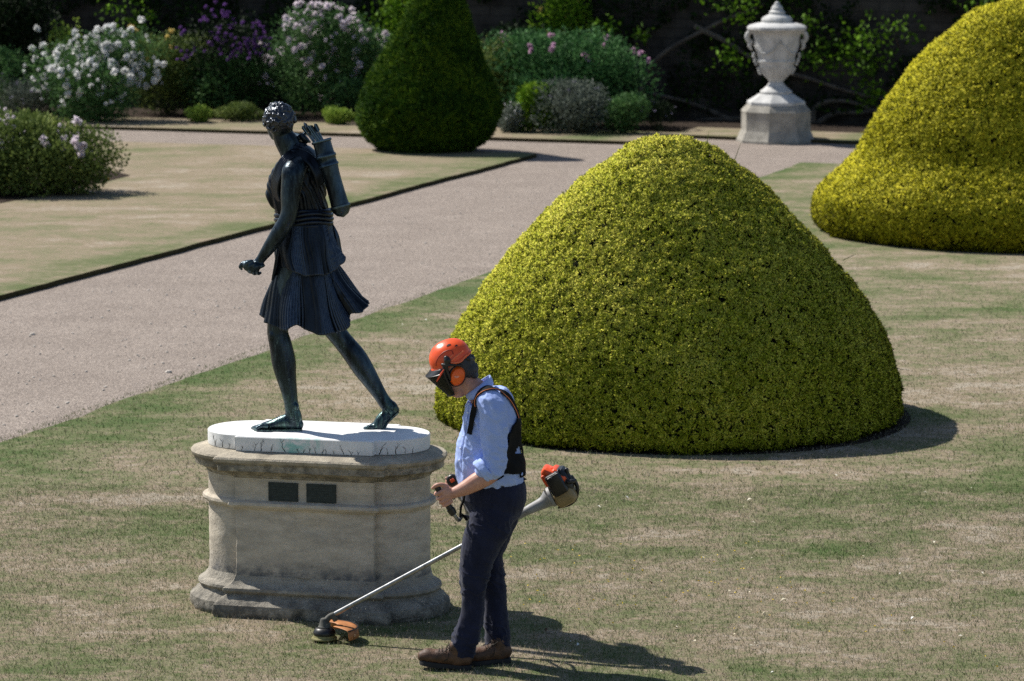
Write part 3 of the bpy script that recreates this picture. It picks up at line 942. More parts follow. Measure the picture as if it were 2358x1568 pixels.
BK = 'bushes in the long border against the wall'
bush('lavender_clump', 'silvery grey lavender clump at the far left end of the border', 'shrub', 55, 272, 150, 185, 0.6, 'grey', 2600, 0.10, [('mauve', 60, .02, .5, 1.1)], BK, 7, 3, spiky=0.8)
bush('yew_bush', 'tall dark evergreen bush above the grey lavender in the top left corner', 'shrub', 25, 268, 230, -60, 1.2, 'dark', 6000, 0.10, (), BK, 10, 4, Y=62.2)
bush('green_bush', 'low green bush between the dark evergreen and the white roses', 'shrub', 30, 268, 130, 110, 0.6, 'rose', 2200, 0.07, (), BK, 7, 5, Y=61.0)
bush('white_rose_bush', 'sprawling bush thick with white roses beside the grey lavender', 'rose bush', 215, 276, 300, 68, 1.0, 'rose', 9000, 0.065, [('white', 150, .085, .3, 1.2), ('white', 150, .045, .15, 1.2), ('yellow', 6, .09, .7, 1.1)], BK, 15, 6)
bush('lime_shrub', 'small bright lime green shrub poking up behind the white roses', 'shrub', 150, 268, 80, 48, 0.5, 'lime', 1500, 0.06, (), BK, 6, 7, Y=61.6)
bush('yellow_rose_bush', 'olive rose bush with a few yellow blooms', 'rose bush', 385, 272, 250, 78, 0.7, 'olive', 7500, 0.06, [('yellow', 7, .08, .6, 1.1), ('white', 12, .035, .1, .5)], BK, 12, 8, Y=61.4)
bush('fennel_plant', 'feathery dark green plant below the purple flowers', 'plant', 560, 276, 170, 120, 0.7, 'blue', 5200, 0.09, (), BK, 9, 9, Y=61.3, spiky=0.5)
bush('purple_flowering_bush', 'airy bush with purple flower heads above the dark border', 'flowering bush', 545, 272, 230, 28, 0.7, 'dark', 2600, 0.07, [('purple', 150, .042, .55, 1.2)], BK, 11, 10, Y=60.9, open_=0.6)
bush('blush_rose_bush', 'tall bush of pale blush roses left of the dark yew', 'rose bush', 745, 264, 340, 12, 0.9, 'rose', 11000, 0.065, [('blush', 95, .088, .35, 1.2), ('blush', 90, .045, .25, 1.2)], BK, 16, 11)
bush('shadow_shrub', 'grey-green low shrub under the blush roses beside the dark yew', 'shrub', 815, 270, 120, 180, 0.5, 'rose', 1800, 0.06, (), BK, 7, 12)
for i, (u, vb, w, vt, lb) in enumerate([(462, 281, 85, 243, 'bright lime ground plant at the foot of the border, leftmost of the three'), (545, 279, 130, 240, 'dull lime ground plant at the foot of the border, middle of the three'),
                                        (785, 286, 80, 250, 'small lime ground plant at the verge, close left of the dark yew')]):
    bush('lime_ground_plant', lb, 'plant', u, vb, w, vt, 0.35, 'lime' if i != 1 else 'olive', 1500, 0.05, (), 'lime ground plants along the verge', 6, 20 + i)
bush('pink_rose_bush', 'broad green rose bush with few pink blooms right of the dark yew', 'rose bush', 1280, 303, 400, 72, 1.1, 'blue', 13000, 0.07, [('pink', 14, .07, .75, 1.15)], BK, 17, 13, Y=58.6)
bush('sparse_rose_bush', 'thin rose bush with dusty pink buds touching the dark yew', 'rose bush', 1150, 300, 130, 85, 0.7, 'olive', 3200, 0.06, [('pink', 10, .065, .8, 1.2)], BK, 8, 14, Y=58.9)
bush('catmint_clump', 'grey-green catmint mound in front of the broad rose bush', 'plant', 1345, 306, 190, 182, 0.6, 'grey', 4200, 0.055, [('mauve', 30, .02, .4, 1.1)], BK, 10, 15)
bush('leafy_green_plant', 'yellow-green leafy plant below the thin rose bush', 'plant', 1222, 303, 100, 195, 0.4, 'fresh', 1800, 0.07, (), BK, 7, 16)
bush('silver_plant', 'small white silvery plant hard against the dark yew', 'plant', 1185, 304, 75, 238, 0.4, 'grey', 2400, 0.05, [('white', 120, .018, .3, 1.1)], BK, 6, 17)
bush('low_green_plant', 'low dark green plant at the right end of the catmint', 'plant', 1435, 306, 120, 215, 0.5, 'rose', 2400, 0.06, [('mauve', 8, .02, .4, 1.1)], BK, 7, 18)
bush('dwarf_lavender', 'dim mauve lavender at the right end of the border', 'plant', 1520, 301, 100, 235, 0.4, 'dark', 1600, 0.07, [('mauve', 24, .02, .5, 1.1)], BK, 6, 19, spiky=.6)
bush('wall_shrub', 'bright yellow-green shrub with cream flowers high against the wall', 'shrub', 1290, 290, 170, -40, 0.5, 'fresh', 3600, 0.08, [('yellow', 10, .05, .6, 1.0)], BK, 9, 25, Y=61.0, open_=.3)
bush('climbing_shrub', 'small bright green shoot against the wall above the blush roses', 'shrub', 925, 290, 130, -40, 0.5, 'fresh', 1800, 0.08, (), BK, 7, 26, Y=61.8, open_=.3)
bush('border_greenery', 'soft mid-green leafy plant filling the gap right of the yellow roses', 'shrub', 480, 270, 180, 120, 0.6, 'rose', 5000, 0.07, (), BK, 10, 41, Y=61.2)
bush('border_greenery', 'dark leafy shrub behind the thin rose bush, just right of the dark yew', 'shrub', 1170, 290, 200, 60, 0.6, 'dark', 3500, 0.08, (), BK, 8, 42, Y=60.6)
bush('rose_bush', 'pale pink rose bush in its own bed on the far lawn, at the left edge', 'rose bush', 62, 432, 410, 264, 1.0, 'olive', 24000, 0.06, [('blush', 42, .075, .5, 1.15), ('blush', 40, .035, .4, 1.15), ('yellow', 5, .025, .1, .5)], None, 20, 27, Y=46.4, open_=.2, zmin=.04)

# ------------------------------------------------------------------ garden wall with climbers
t = NT('old_garden_wall', 0.9, 0.15)
loc = t.n('ShaderNodeTexCoord')
br = t.n('ShaderNodeTexBrick'); br.inputs['Scale'].default_value = 1.0; br.inputs['Brick Width'].default_value = 0.45; br.inputs['Row Height'].default_value = 0.18
br.inputs['Mortar Size'].default_value = 0.012
br.inputs['Color1'].default_value = (0.06, 0.053, 0.046, 1); br.inputs['Color2'].default_value = (0.035, 0.031, 0.028, 1); br.inputs['Mortar'].default_value = (0.022, 0.02, 0.018, 1)
ct = t.n('ShaderNodeCombineXYZ'); dd = t.dot(tuple(vd)); sep = t.n('ShaderNodeSeparateXYZ'); t.lk(t.pos(), sep.inputs[0])
t.lk(dd, ct.inputs[0]); t.lk(sep.outputs[2], ct.inputs[1]); t.lk(ct.outputs[0], br.inputs['Vector'])
t.color(t.mix(0.5, br.outputs['Color'], t.ramp(t.noise(2.5, 5), [(0.35, (0.012, 0.012, 0.010)), (0.7, (0.085, 0.078, 0.07))])))
t.bump(br.outputs['Fac'], -0.012)
M_WALL = t.m
WP = V0a + vn * 5.6                            # a point on the wall's face
RW = np.column_stack([vd, vn, [0, 0, 1]])
wl = thing('garden_wall', 'old dark stone garden wall overgrown with climbers behind the border', 'wall', WP + vd * 6)
mb = MB(); mb.box(WP + vd * 6 + vn * 0.25 + np.array([0, 0, 1.95]), (110, 0.5, 4.1), RW); mb.build('wall', M_WALL, wl, False)
mb = MB(); mb.box(WP + vd * 6 + vn * 0.25 + np.array([0, 0, 4.07]), (110.2, 0.66, 0.12), RW, bevel=0.03); mb.build('coping', M_WALL, wl, False)

def WALLP(u, v, off=0.05):                     # the point of the wall's face seen at (u, v)
    d = ray(u, v); o = np.array([0, 0, CAMH])
    tt = ((WP - vn * off - o) @ vn) / (d @ vn)
    return o + d * tt

def climber(label, area, leafc, n, size, seed, stems, clumps=(), cname='wall_climber'):
    rg = np.random.default_rng(seed)
    u0, u1 = area
    p0, p1 = WALLP(u0, 290), WALLP(u1, 290)
    base = (p0 + p1) / 2; base[2] = 0
    th = thing(cname, label, 'climbing plant', base, 'climbers on the garden wall')
    W = np.linalg.norm(p1 - p0)
    s = rg.uniform(0, W, n * 3); z = rg.uniform(0.15, 4.2, n * 3)
    dens = fbm(np.column_stack([s * 1.1, z * 1.3, np.full(n * 3, seed)]), seed, 3)
    k = dens > -0.12; s, z, dens = s[k][:n], z[k][:n], dens[k][:n]
    X = p0 * [1, 1, 0] + np.outer(s, vd) - vn * (0.05 + 0.28 * np.clip(dens + .1, 0, 1) * rg.random(len(s)))[:, None] + np.column_stack([0 * z, 0 * z, z])
    D = -vn + rg.normal(0, .7, X.shape); D[:, 2] -= 0.2
    tint = np.clip(rg.random(len(X)) * 0.5 + dens * .5, 0, 1)
    for (cu, cv, cr, cn) in clumps:             # bunches that stand out from the wall into the light
        c = WALLP(cu, cv, 0.75)
        Xc = c + rg.normal(0, 1, (cn, 3)) * cr * np.array([.5, .35, .4])
        X = np.vstack([X, Xc]); D = np.vstack([D, rg.normal(0, .8, (cn, 3)) + [0, -.3, .4]]); tint = np.concatenate([tint, rg.uniform(.6, 1, cn)])
    V, F = leaves(X, D, rg.uniform(.6, 1.2, len(X)) * size, size * .7, .15, rng=rg)
    obj('foliage', V, F, LM[leafc], th, True, attr=np.repeat(tint, 4), nrm=np.repeat(D / np.linalg.norm(D, axis=1)[:, None], 4, 0))
    mb = MB()
    for st in stems:
        pts = [WALLP(a, b, 0.16) for a, b in st]
        mb.tube(pts, np.linspace(0.055, 0.03, len(pts)), n=8, sub=6)
    for (cu, cv, cr, cn) in clumps:
        mb.tube([WALLP(cu + 10, cv + 30, 0.1), WALLP(cu, cv, 0.7)], [.02, .01], n=6)
    mb.build('branches', M_WOOD, th)
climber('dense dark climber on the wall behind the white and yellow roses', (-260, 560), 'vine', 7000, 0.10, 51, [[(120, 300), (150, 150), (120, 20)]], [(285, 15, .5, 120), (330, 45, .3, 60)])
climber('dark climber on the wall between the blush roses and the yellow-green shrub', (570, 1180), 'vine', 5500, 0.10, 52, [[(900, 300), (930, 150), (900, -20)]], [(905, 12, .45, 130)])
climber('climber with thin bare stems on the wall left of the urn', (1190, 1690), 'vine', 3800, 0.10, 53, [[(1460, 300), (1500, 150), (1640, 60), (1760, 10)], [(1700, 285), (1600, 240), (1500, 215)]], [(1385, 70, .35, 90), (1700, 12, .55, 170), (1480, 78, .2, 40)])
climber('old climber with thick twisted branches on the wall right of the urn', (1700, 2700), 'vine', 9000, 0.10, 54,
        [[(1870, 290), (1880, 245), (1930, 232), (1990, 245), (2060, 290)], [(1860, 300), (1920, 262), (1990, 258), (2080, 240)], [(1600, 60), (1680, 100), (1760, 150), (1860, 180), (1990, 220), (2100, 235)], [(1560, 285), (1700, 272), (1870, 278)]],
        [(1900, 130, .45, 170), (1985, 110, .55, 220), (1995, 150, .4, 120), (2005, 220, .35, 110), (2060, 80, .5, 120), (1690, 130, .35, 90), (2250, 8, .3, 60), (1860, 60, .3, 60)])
# trees that stand beyond the wall and keep its face in shade
def tree(label, x, y, h, r, seed):
    rg = np.random.default_rng(seed)
    th = thing('tree', label, 'tree', (x, y, 0), 'trees beyond the garden wall')
    mb = MB(); mb.tube([(x, y, -0.1), (x + .2, y, h * .4), (x, y + .2, h * .8)], [.28, .2, .07], n=10, sub=4)
    for i in range(9):
        a = rg.uniform(0, 6.28); z = rg.uniform(.3, .75) * h
        mb.tube([(x, y, z), (x + math.cos(a) * r * .5, y + math.sin(a) * r * .5, z + .6), (x + math.cos(a) * r * .85, y + math.sin(a) * r * .85, z + 1.2)], [.09, .05, .02], n=6, sub=3)
    mb.build('trunk', M_WOOD, th)
    n = 9000
    k = rg.integers(0, 26, n)
    Cc = np.column_stack([rg.normal(x, r * .5, 26), rg.normal(y, r * .5, 26), rg.uniform(h * .42, h * .95, 26)])
    d = rg.normal(size=(n, 3)); d /= np.linalg.norm(d, axis=1)[:, None]
    X = Cc[k] + d * rg.uniform(.5, 1, n)[:, None] * r * .42
    V, F = leaves(X, d + rg.normal(0, .5, d.shape), .22, .15, .15, rng=rg)
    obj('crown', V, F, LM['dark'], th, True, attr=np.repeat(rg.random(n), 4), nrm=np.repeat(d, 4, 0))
for i, s in enumerate((-13, -6, 1, 8, 15)):
    q = WP + vn * 3.6 + vd * (7 + s)
    names = ['leftmost', 'second from the left', 'middle', 'second from the right', 'rightmost']
    tree('dark leafy tree behind the garden wall, %s of the five' % names[i], q[0], q[1], 7.5, 2.9, 60 + i)

# ------------------------------------------------------------------ the urn
UC = G(1786, 318); UC[2] = -0.06
t = NT('urn_stone', 0.75, 0.25)
t.color(t.ramp(t.noise(6, 6, 0.7), [(0.3, (0.36, 0.36, 0.35)), (0.6, (0.58, 0.575, 0.56))])).bump(t.noise(25, 5), 0.008)
M_URN = t.m
M_URNB = simple('urn_pedestal_stone', (0.33, 0.31, 0.27), 0.9, 0.25, 7, spec=0.15, bump=0.01)
urn = thing('stone_urn', 'tall white stone urn with lid and handles on an octagonal plinth', 'urn', UC)
ks = 0.358 * (UC[1] + 0.3) / FU
def pf(rows): return [(w * ks, (908 - y) * ks * 1.005) for w, y in rows]
oct_ = 1 / math.cos(math.pi / 8)
mb = MB(); mb.lathe(UC, [(r * oct_ * .985, z) for r, z in pf([(240, 912), (240, 893), (232, 880), (222, 850), (214, 838), (211, 828), (211, 722), (214, 712), (206, 700), (196, 688), (180, 672), (120, 665)])], 8, ph=0.5 + 0.16)
up = mb.build('plinth', M_URNB, urn, True, 20)
mb = MB(); mb.lathe(UC, [(r * oct_ * .985, z) for r, z in pf([(178, 670), (178, 652), (168, 643), (150, 632), (125, 615), (108, 603), (60, 598)])], 8, ph=0.66)
mb.build('foot_block', M_URN, urn, True, 20)
mb = MB(); mb.lathe(UC, pf([(100, 602), (104, 590), (98, 580), (88, 575), (72, 562), (58, 548), (48, 535), (44, 525), (50, 520), (54, 512), (62, 500), (84, 470), (104, 435), (114, 405), (121, 400), (122, 388), (116, 384), (124, 340), (136, 290),
                            (146, 245), (152, 222), (160, 214), (168, 206), (168, 200), (60, 198)]), 48)
bowl = mb.build('bowl', M_URN, urn)
mb = MB()                                       # swags of carved fruit and the gadroons
for i in range(30):
    a = 2 * math.pi * i / 30
    r0 = 88 * ks
    mb.limb([UC + np.array([math.cos(a) * 62 * ks, math.sin(a) * 62 * ks, (908 - 498) * ks]), UC + np.array([math.cos(a) * r0, math.sin(a) * r0, (908 - 465) * ks]), UC + np.array([math.cos(a) * 108 * ks, math.sin(a) * 108 * ks, (908 - 425) * ks])], [.008, .014, .012], n=6, sub=2)
for q in range(4):
    a0 = q * math.pi / 2 + 0.1
    for i in range(15):
        f = i / 14; a = a0 + f * math.pi / 2
        y = 265 + 75 * math.sin(f * math.pi)
        r = (142 - (y - 265) * .22) * ks
        mb.ell(UC + np.array([math.cos(a) * r, math.sin(a) * r, (908 - y) * ks]), (.022, .022, .022), nu=8, nv=6)
mb.build('swag', M_URN, bowl)
mb = MB(); mb.lathe(UC, [(r, z + 0.0015) for r, z in pf([(150, 199), (184, 199), (190, 192), (189, 178), (176, 168), (150, 160), (120, 153), (96, 150), (96, 143), (100, 136), (96, 124), (80, 112), (62, 104), (50, 100), (48, 92), (52, 84), (42, 76), (34, 70),
                                                      (34, 64), (36, 58), (26, 46), (16, 34), (14, 26), (8, 20), (1, 16)])], 48)
lid = mb.build('lid', M_URN, urn)
mb = MB()
for i in range(28):
    a = 2 * math.pi * i / 28
    mb.ell(UC + np.array([math.cos(a) * 93 * ks, math.sin(a) * 93 * ks, (908 - 130) * ks]), (.014, .014, .02), nu=6, nv=5)
for j, (rr, yy) in enumerate([(48, 88), (34, 62), (24, 42), (14, 27)]):
    for i in range(14):
        a = 2 * math.pi * (i + .5 * j) / 14
        mb.ell(UC + np.array([math.cos(a) * rr * ks, math.sin(a) * rr * ks, (908 - yy) * ks]), (.012, .012, .012), nu=6, nv=5)
mb.build('finial_carving', M_URN, lid)
for sg in (-1, 1):
    mb = MB()
    ca = np.array([sg, 0.06, 0])
    def hp(w, y): return UC + ca * (w * ks) + np.array([0, 0, (908 - y) * ks])
    mb.limb([hp(150, 205), hp(178, 214), hp(187, 238), hp(180, 262), hp(166, 275), hp(160, 262)], [.03, .04, .045, .04, .03, .02], n=10)
    mb.limb([hp(170, 280), hp(172, 300), hp(160, 318)], [.035, .03, .018], n=10)
    for y, w in ((345, 148), (362, 152), (380, 146), (395, 140), (412, 134), (440, 122), (455, 116), (470, 108)):
        mb.ell(hp(w - 6 + RNG.uniform(-3, 3), y), (.028, .03, .026), nu=8, nv=6)
    mb.build('handle', M_URN, urn)
# ------------------------------------------------------------------ shared figure helpers
def bvh(V, F): return BVHTree.FromPolygons([tuple(x) for x in V], [tuple(f) for f in F])

def on_surface(tree, pts, off, sub=6):
    """press a path onto a surface: returns points lifted by off, and the surface normals"""
    pts = crom(np.array(pts, float), sub)
    Q, N = [], []
    for p in pts:
        l, n, i, d = tree.find_nearest(Vector(p))
        n = np.array(n)
        if n @ (p - np.array(l)) < 0 and np.linalg.norm(p - np.array(l)) > .05: pass
        Q.append(np.array(l) + n * off); N.append(n)
    return np.array(Q), np.array(N)

def smooth_path(Q, k=4):
    Q = np.array(Q)
    for _ in range(k): Q[1:-1] = (Q[:-2] + Q[1:-1] * 2 + Q[2:]) / 4
    return Q

def smooth_grid(V, nr, nc, k=2):
    A = V.reshape(nr, nc, 3).copy()
    for _ in range(k):
        A[1:-1, 1:-1] = (A[1:-1, 1:-1] * 4 + A[:-2, 1:-1] + A[2:, 1:-1] + A[1:-1, :-2] + A[1:-1, 2:]) / 8
    return A.reshape(-1, 3)

def ribbon(mb, Q, N, width, thick=0.003):
    T = np.gradient(Q, axis=0); T /= np.linalg.norm(T, axis=1)[:, None] + 1e-9
    W = np.cross(T, N); W /= np.linalg.norm(W, axis=1)[:, None] + 1e-9
    w = np.full(len(Q), width) if np.isscalar(width) else np.interp(np.linspace(0, 1, len(Q)), np.linspace(0, 1, len(width)), width)
    w = w[:, None] / 2
    V = np.stack([Q - W * w, Q + W * w, Q + W * w + N * thick, Q - W * w + N * thick], 1).reshape(-1, 3)
    F = [tuple(x) for x in grid_faces(len(Q), 4)]
    F += [(3, 2, 1, 0), tuple(range(len(V) - 4, len(V)))]
    mb.add(V, F)

def ring_rows(rows, n, fn=None):
    """rows of (centre, half vector 1, half vector 2) -> closed rings"""
    a = 2 * np.pi * np.arange(n) / n
    V = np.vstack([np.array(c) + np.outer(np.cos(a), h1) + np.outer(np.sin(a), h2) for c, h1, h2 in rows])
    return V, [tuple(x) for x in grid_faces(len(rows), n)]

def solid(o, th, off=0.0):
    m = o.modifiers.new('thickness', 'SOLIDIFY'); m.thickness = th; m.offset = off
    return o

# ------------------------------------------------------------------ the bronze statue
YS = float(G(700, 991, 1.1)[1]) + 0.03
def S1(x, y, dY=0.0): return P(524 + .2984 * x, 224.6 + .2984 * y, YS + dY)
def S2(x, y, dY=0.0): return P(524 + .2984 * x, 580.1 + .2984 * y, YS + dY)
KC = .2984 * (YS + 0.2) / FU                   # metres per crop pixel
def bronze(name, base, hi, streak=0.5, fine=60.0):
    t = NT(name, 0.38, 0.5)
    vs = t.mapped(scale=(1, 1, 0.22))
    n1 = t.noise(16, 6, 0.7, vec=vs); n2 = t.noise(fine, 5, 0.8, vec=t.mapped(scale=(1, 1, .35)))
    c = t.ramp(n1, [(0.35, base), (0.62, tuple((a + b) / 2 for a, b in zip(base, hi))), (0.78, hi)])
    c = t.mix(t.mrange(n2, 0.55, 0.72, 0, streak), c, (0.16, 0.24, 0.24))
    sep = t.n('ShaderNodeSeparateXYZ'); t.lk(t.pos(), sep.inputs[0])
    if t.geo is None: t.pos()
    hi2 = tuple(min(x * 2.2, .5) for x in hi)
    ridge_light = t.math('MULTIPLY', t.mrange(t.geo.outputs['Pointiness'], 0.52, 0.60, 0, 1), t.mrange(n2, 0.3, 0.6, 0.4, 1.0))
    c = t.mix(t.math('MULTIPLY', ridge_light, 0.75), c, hi2)  # raised edges paler: highlights along folds and ridges put into the bronze colour
    low = t.math('MULTIPLY', t.mrange(sep.outputs[2], 1.42, 1.15, 0, 0.75), t.mrange(t.noise(30, 5, .7, vec=vs), 0.45, 0.65, 0, 1))
    c = t.mix(low, c, (0.12, 0.22, 0.19))
    t.color(c).set(Metallic=0.75, Roughness=t.mrange(n2, 0.3, 0.75, 0.20, 0.42))
    t.bump(t.math('ADD', t.noise(140, 4, 0.8), n1), 0.0016, 0.7)
    return t.m
M_BR = bronze('bronze', (0.006, 0.010, 0.015), (0.075, 0.115, 0.145))
M_BRC = bronze('bronze_cloth', (0.005, 0.007, 0.010), (0.026, 0.036, 0.054), 0.08)
M_BRH = bronze('bronze_hair', (0.03, 0.035, 0.042), (0.10, 0.11, 0.13), 0.1)

SO = PC + np.array([0, 0, 1.10])
st = thing('bronze_statue', 'dark bronze statue of a striding huntress in a pleated tunic with a quiver of arrows', 'statue', SO)
mb = MB()
# torso, neck, head
mb.limb([S1(465, 330), S1(500, 400), S1(545, 480), S1(552, 620), S1(560, 760), S1(580, 900), S1(590, 1060), S1(585, 1180)],
        [.062, .068, .125, .150, .142, .128, .150, .15], [.062, .07, .13, .135, .125, .115, .14, .14], ref=(0, 1, 0), n=24)
mb.limb([S1(415, 230, .01), S1(440, 320), S1(480, 400), S1(510, 440)], [.062, .066, .068, .08], ref=(0, 1, 0))
Rh = np.array(Matrix.Rotation(math.radians(-14), 3, 'Y'))
mb.ell(S1(402, 185, .0), (.080, .095, .105), Rh, 24, 16)
mb.ell(S1(375, 245, .055), (.055, .062, .07), Rh, 20, 12)           # the face, turned away to the far left
mb.ell(S1(352, 262, .115), (.014, .022, .02), Rh)                   # nose
mb.ell(S1(368, 300, .085), (.03, .03, .022), Rh)                    # chin
mb.ell(S1(489, 215, -.02), (.012, .022, .03), Rh)                   # ear
for e in ((332, 232), (372, 228)): mb.ell(S1(e[0] + 8, e[1], .11), (.012, .01, .008), Rh)
# near arm hanging forward, with a closed fist
mb.limb([S1(560, 520, -.10), S1(512, 570, -.165), S1(500, 640, -.185), S1(485, 760, -.20), S1(478, 870, -.21), S1(452, 955, -.21), S1(395, 1050, -.20), S1(330, 1145, -.18), S1(262, 1240, -.16), S1(235, 1275, -.155)],
        [.060, .072, .068, .060, .052, .050, .050, .042, .030, .028], [.06, .066, .064, .058, .05, .05, .048, .04, .028, .03], n=20)
for c_, r_ in (((205, 1295, -.15), (.040, .030, .026)), ((170, 1302, -.15), (.030, .034, .025))):
    mb.ell(S1(*c_), r_, np.array(Matrix.Rotation(math.radians(8), 3, 'Y')))
for i, (x, y, dd) in enumerate(((135, 1300, -.185), (162, 1322, -.183), (196, 1335, -.178), (228, 1334, -.168))):
    mb.limb([S1(x + 48, y - 38, dd - .005), S1(x + 14, y - 24, dd - .014), S1(x, y + 4, dd - .008), S1(x + 10, y + 24, dd + .014), S1(x + 26, y + 18, dd + .03)], [.012, .0135, .013, .0115, .010], n=10, sub=4)
mb.limb([S1(205, 1270, -.15), S1(160, 1272, -.165), S1(118, 1285, -.17), S1(100, 1306, -.168)], [.016, .017, .017, .014], n=10, sub=4)
mb.limb([S1(150, 1278, -.13), S1(112, 1294, -.135), S1(98, 1306, -.14), S1(108, 1324, -.145)], [.013, .012, .011, .009], n=10, sub=4)
# far arm raised behind the head, its hand drawing an arrow
mb.limb([S1(610, 500, .10), S1(600, 455, .17), S1(540, 400, .26), S1(450, 330, .33), S1(440, 320, .34)], [.06, .058, .05, .046, .044], n=16)
mb.limb([S1(440, 320, .34), S1(490, 318, .27), S1(540, 318, .17), S1(560, 318, .12)], [.044, .042, .032, .027], n=14)
mb.ell(S1(578, 318, .08), (.032, .038, .027), np.array(Matrix.Rotation(math.radians(35), 3, 'Y')))
for x, y, dd in ((560, 300, .035), (575, 318, .03), (588, 334, .03), (600, 350, .035)):
    mb.limb([S1(x, y, dd + .04), S1(x - 4, y - 4, dd), S1(x + 18, y - 14, dd - .012), S1(x + 34, y - 8, dd + .01)], [.011, .012, .011, .009], n=8, sub=4)
mb.limb([S1(585, 290, .07), S1(600, 270, .05), S1(610, 262, .03)], [.013, .012, .009], n=8, sub=4)
# front leg, planted
LF = -.03
mb.limb([S2(520, 100, LF), S2(430, 400, LF), S2(388, 590, LF), S2(392, 650, LF), S2(410, 720, LF), S2(434, 850, LF), S2(450, 950, LF), S2(470, 1050, LF), S2(488, 1150, LF), S2(497, 1210, LF), S2(512, 1275, LF), S2(515, 1310, LF)],
        [.11, .088, .066, .066, .070, .074, .064, .052, .044, .045, .050, .046], [.11, .088, .066, .066, .07, .072, .064, .052, .046, .046, .046, .042], n=20)
mb.limb([S2(545, 1335, LF), S2(500, 1320, LF - .005), S2(440, 1312, LF), S2(360, 1330, LF + .01), S2(285, 1345, LF + .015)], [.038, .046, .046, .033, .026], [.034, .038, .042, .044, .046], ref=(0, 1, 0), n=18)
mb.ell(S2(352, 640, LF - .02), (.03, .045, .045)); mb.ell(S2(530, 1190, LF - .035), (.02, .014, .02))
for i in range(5):
    dd = LF - .040 + i * .022
    L_ = (1.0, .98, .92, .84, .72)[4 - i] if False else (.80, .90, .96, 1.0, 1.05)[i]
    mb.limb([S2(300, 1346, dd), S2(262, 1342, dd), S2(300 - 95 * L_, 1362, dd)], [.016, .015, .013 + .004 * (i == 4)], n=10, sub=4)
# rear leg, trailing, heel lifted
LB = .05
mb.limb([S2(600, 80, LB), S2(700, 380, LB), S2(800, 560, LB), S2(845, 630, LB), S2(905, 705, LB), S2(985, 805, LB), S2(1050, 905, LB), S2(1102, 985, LB), S2(1150, 1060, LB), S2(1188, 1120, LB), S2(1222, 1170, LB), S2(1260, 1205, LB)],
        [.11, .092, .072, .064, .062, .067, .064, .055, .047, .042, .043, .046], n=20)
mb.limb([S2(1285, 1218, LB), S2(1245, 1250, LB), S2(1195, 1290, LB), S2(1150, 1338, LB), S2(1110, 1355, LB)], [.034, .040, .040, .030, .022], [.032, .036, .042, .044, .044], ref=(0, 1, 0), n=18)
mb.limb([S2(1200, 1320, LB), S2(1185, 1358, LB), S2(1160, 1366, LB)], [.03, .022, .018], [.04, .042, .042], ref=(0, 1, 0))
for i in range(5):
    dd = LB - .038 + i * .020
    mb.limb([S2(1115, 1357, dd), S2(1085, 1352, dd), S2(1062, 1362, dd)], [.015, .014, .013], n=10, sub=4)
V, F = remesh(mb, 0.0055, 3)
V[:, 2] = np.maximum(V[:, 2], 1.1008)
body = obj('body', V, F, M_BR, st)
TB = bvh(V, F)
# hair: short carved curls
mb = MB()
mb.ell(S1(402, 170, -.004), (.088, .104, .100), Rh, 24, 16)
rg = np.random.default_rng(5)
hc = S1(402, 180, 0)
for i in range(210):
    z = rg.uniform(-0.45, 1.0); a = rg.uniform(0, 2 * math.pi)
    d = np.array([math.sqrt(max(0, 1 - z * z)) * math.cos(a), math.sqrt(max(0, 1 - z * z)) * math.sin(a), z])
    if z < 0.25 and d[1] > 0.25: continue
    if z < -.25 and abs(d[0]) > .75: continue
    n0 = d * np.array([.090, .105, .106]) @ Rh.T
    c = hc + n0
    nn = n0 / np.linalg.norm(n0)
    t1 = np.cross(nn, rg.normal(size=3)); t1 /= np.linalg.norm(t1); t2 = np.cross(nn, t1)
    r = rg.uniform(.009, .016); k = np.linspace(0, rg.uniform(4.2, 7.5), 9)
    q = [c + t1 * math.cos(x) * r * (1 - x * .07) + t2 * math.sin(x) * r * (1 - x * .07) + nn * .0015 * x for x in k]
    mb.limb(q, [.0066] * 9, n=6, sub=1)
V, F = remesh(mb, 0.0034, 1)
obj('hair', V, F, M_BRH, st)
# upper tunic, clinging in folds that sweep round the bare arm
mb = MB()
mb.limb([S1(535, 425), S1(548, 480), S1(548, 550), S1(547, 620), S1(550, 700), S1(557, 800), S1(578, 880), S1(588, 960), S1(588, 1010)],
        [x * KC for x in (88, 150, 188, 204, 212, 208, 198, 196, 190)], [.085, .125, .14, .145, .14, .135, .128, .13, .13], ref=(0, 1, 0), n=32)
mb.limb([S1(415, 560, .02), S1(385, 660, .03), S1(372, 745, .02), S1(400, 840, 0)], [.05, .062, .058, .04], n=16)
shoulder = S1(520, 600, -.2)
def td(V, N):
    p = V - shoulder
    d = np.linalg.norm(p * [1, .6, 1], axis=1)
    wob = fbm(V * 7, 3, 2)
    a = np.arctan2(p[:, 2], p[:, 0])
    r1 = np.sin((d + .02 * wob + 0.018 * np.sin(a * 2)) * 2 * math.pi / .036)
    zz = (V[:, 2] - S1(0, 900)[2]) / (S1(0, 420)[2] - S1(0, 900)[2])
    x = V[:, 0] * 1.0 + 0.35 * V[:, 2] + 0.03 * wob
    r2 = np.sin(x * 2 * math.pi / .024) * .5 + np.sin(x * 2 * math.pi / .055 + 1) * .6
    w = np.clip((zz - .35) * 2.5, 0, 1)
    return .0035 * r1 * w + .0065 * r2 * (1 - w) + .0010 * fbm(V * 40, 9, 2)
V, F = remesh(mb, 0.006, 3, td)
tun = obj('tunic', V, F, M_BRC, st)
TT = bvh(V, F)
mb = MB()
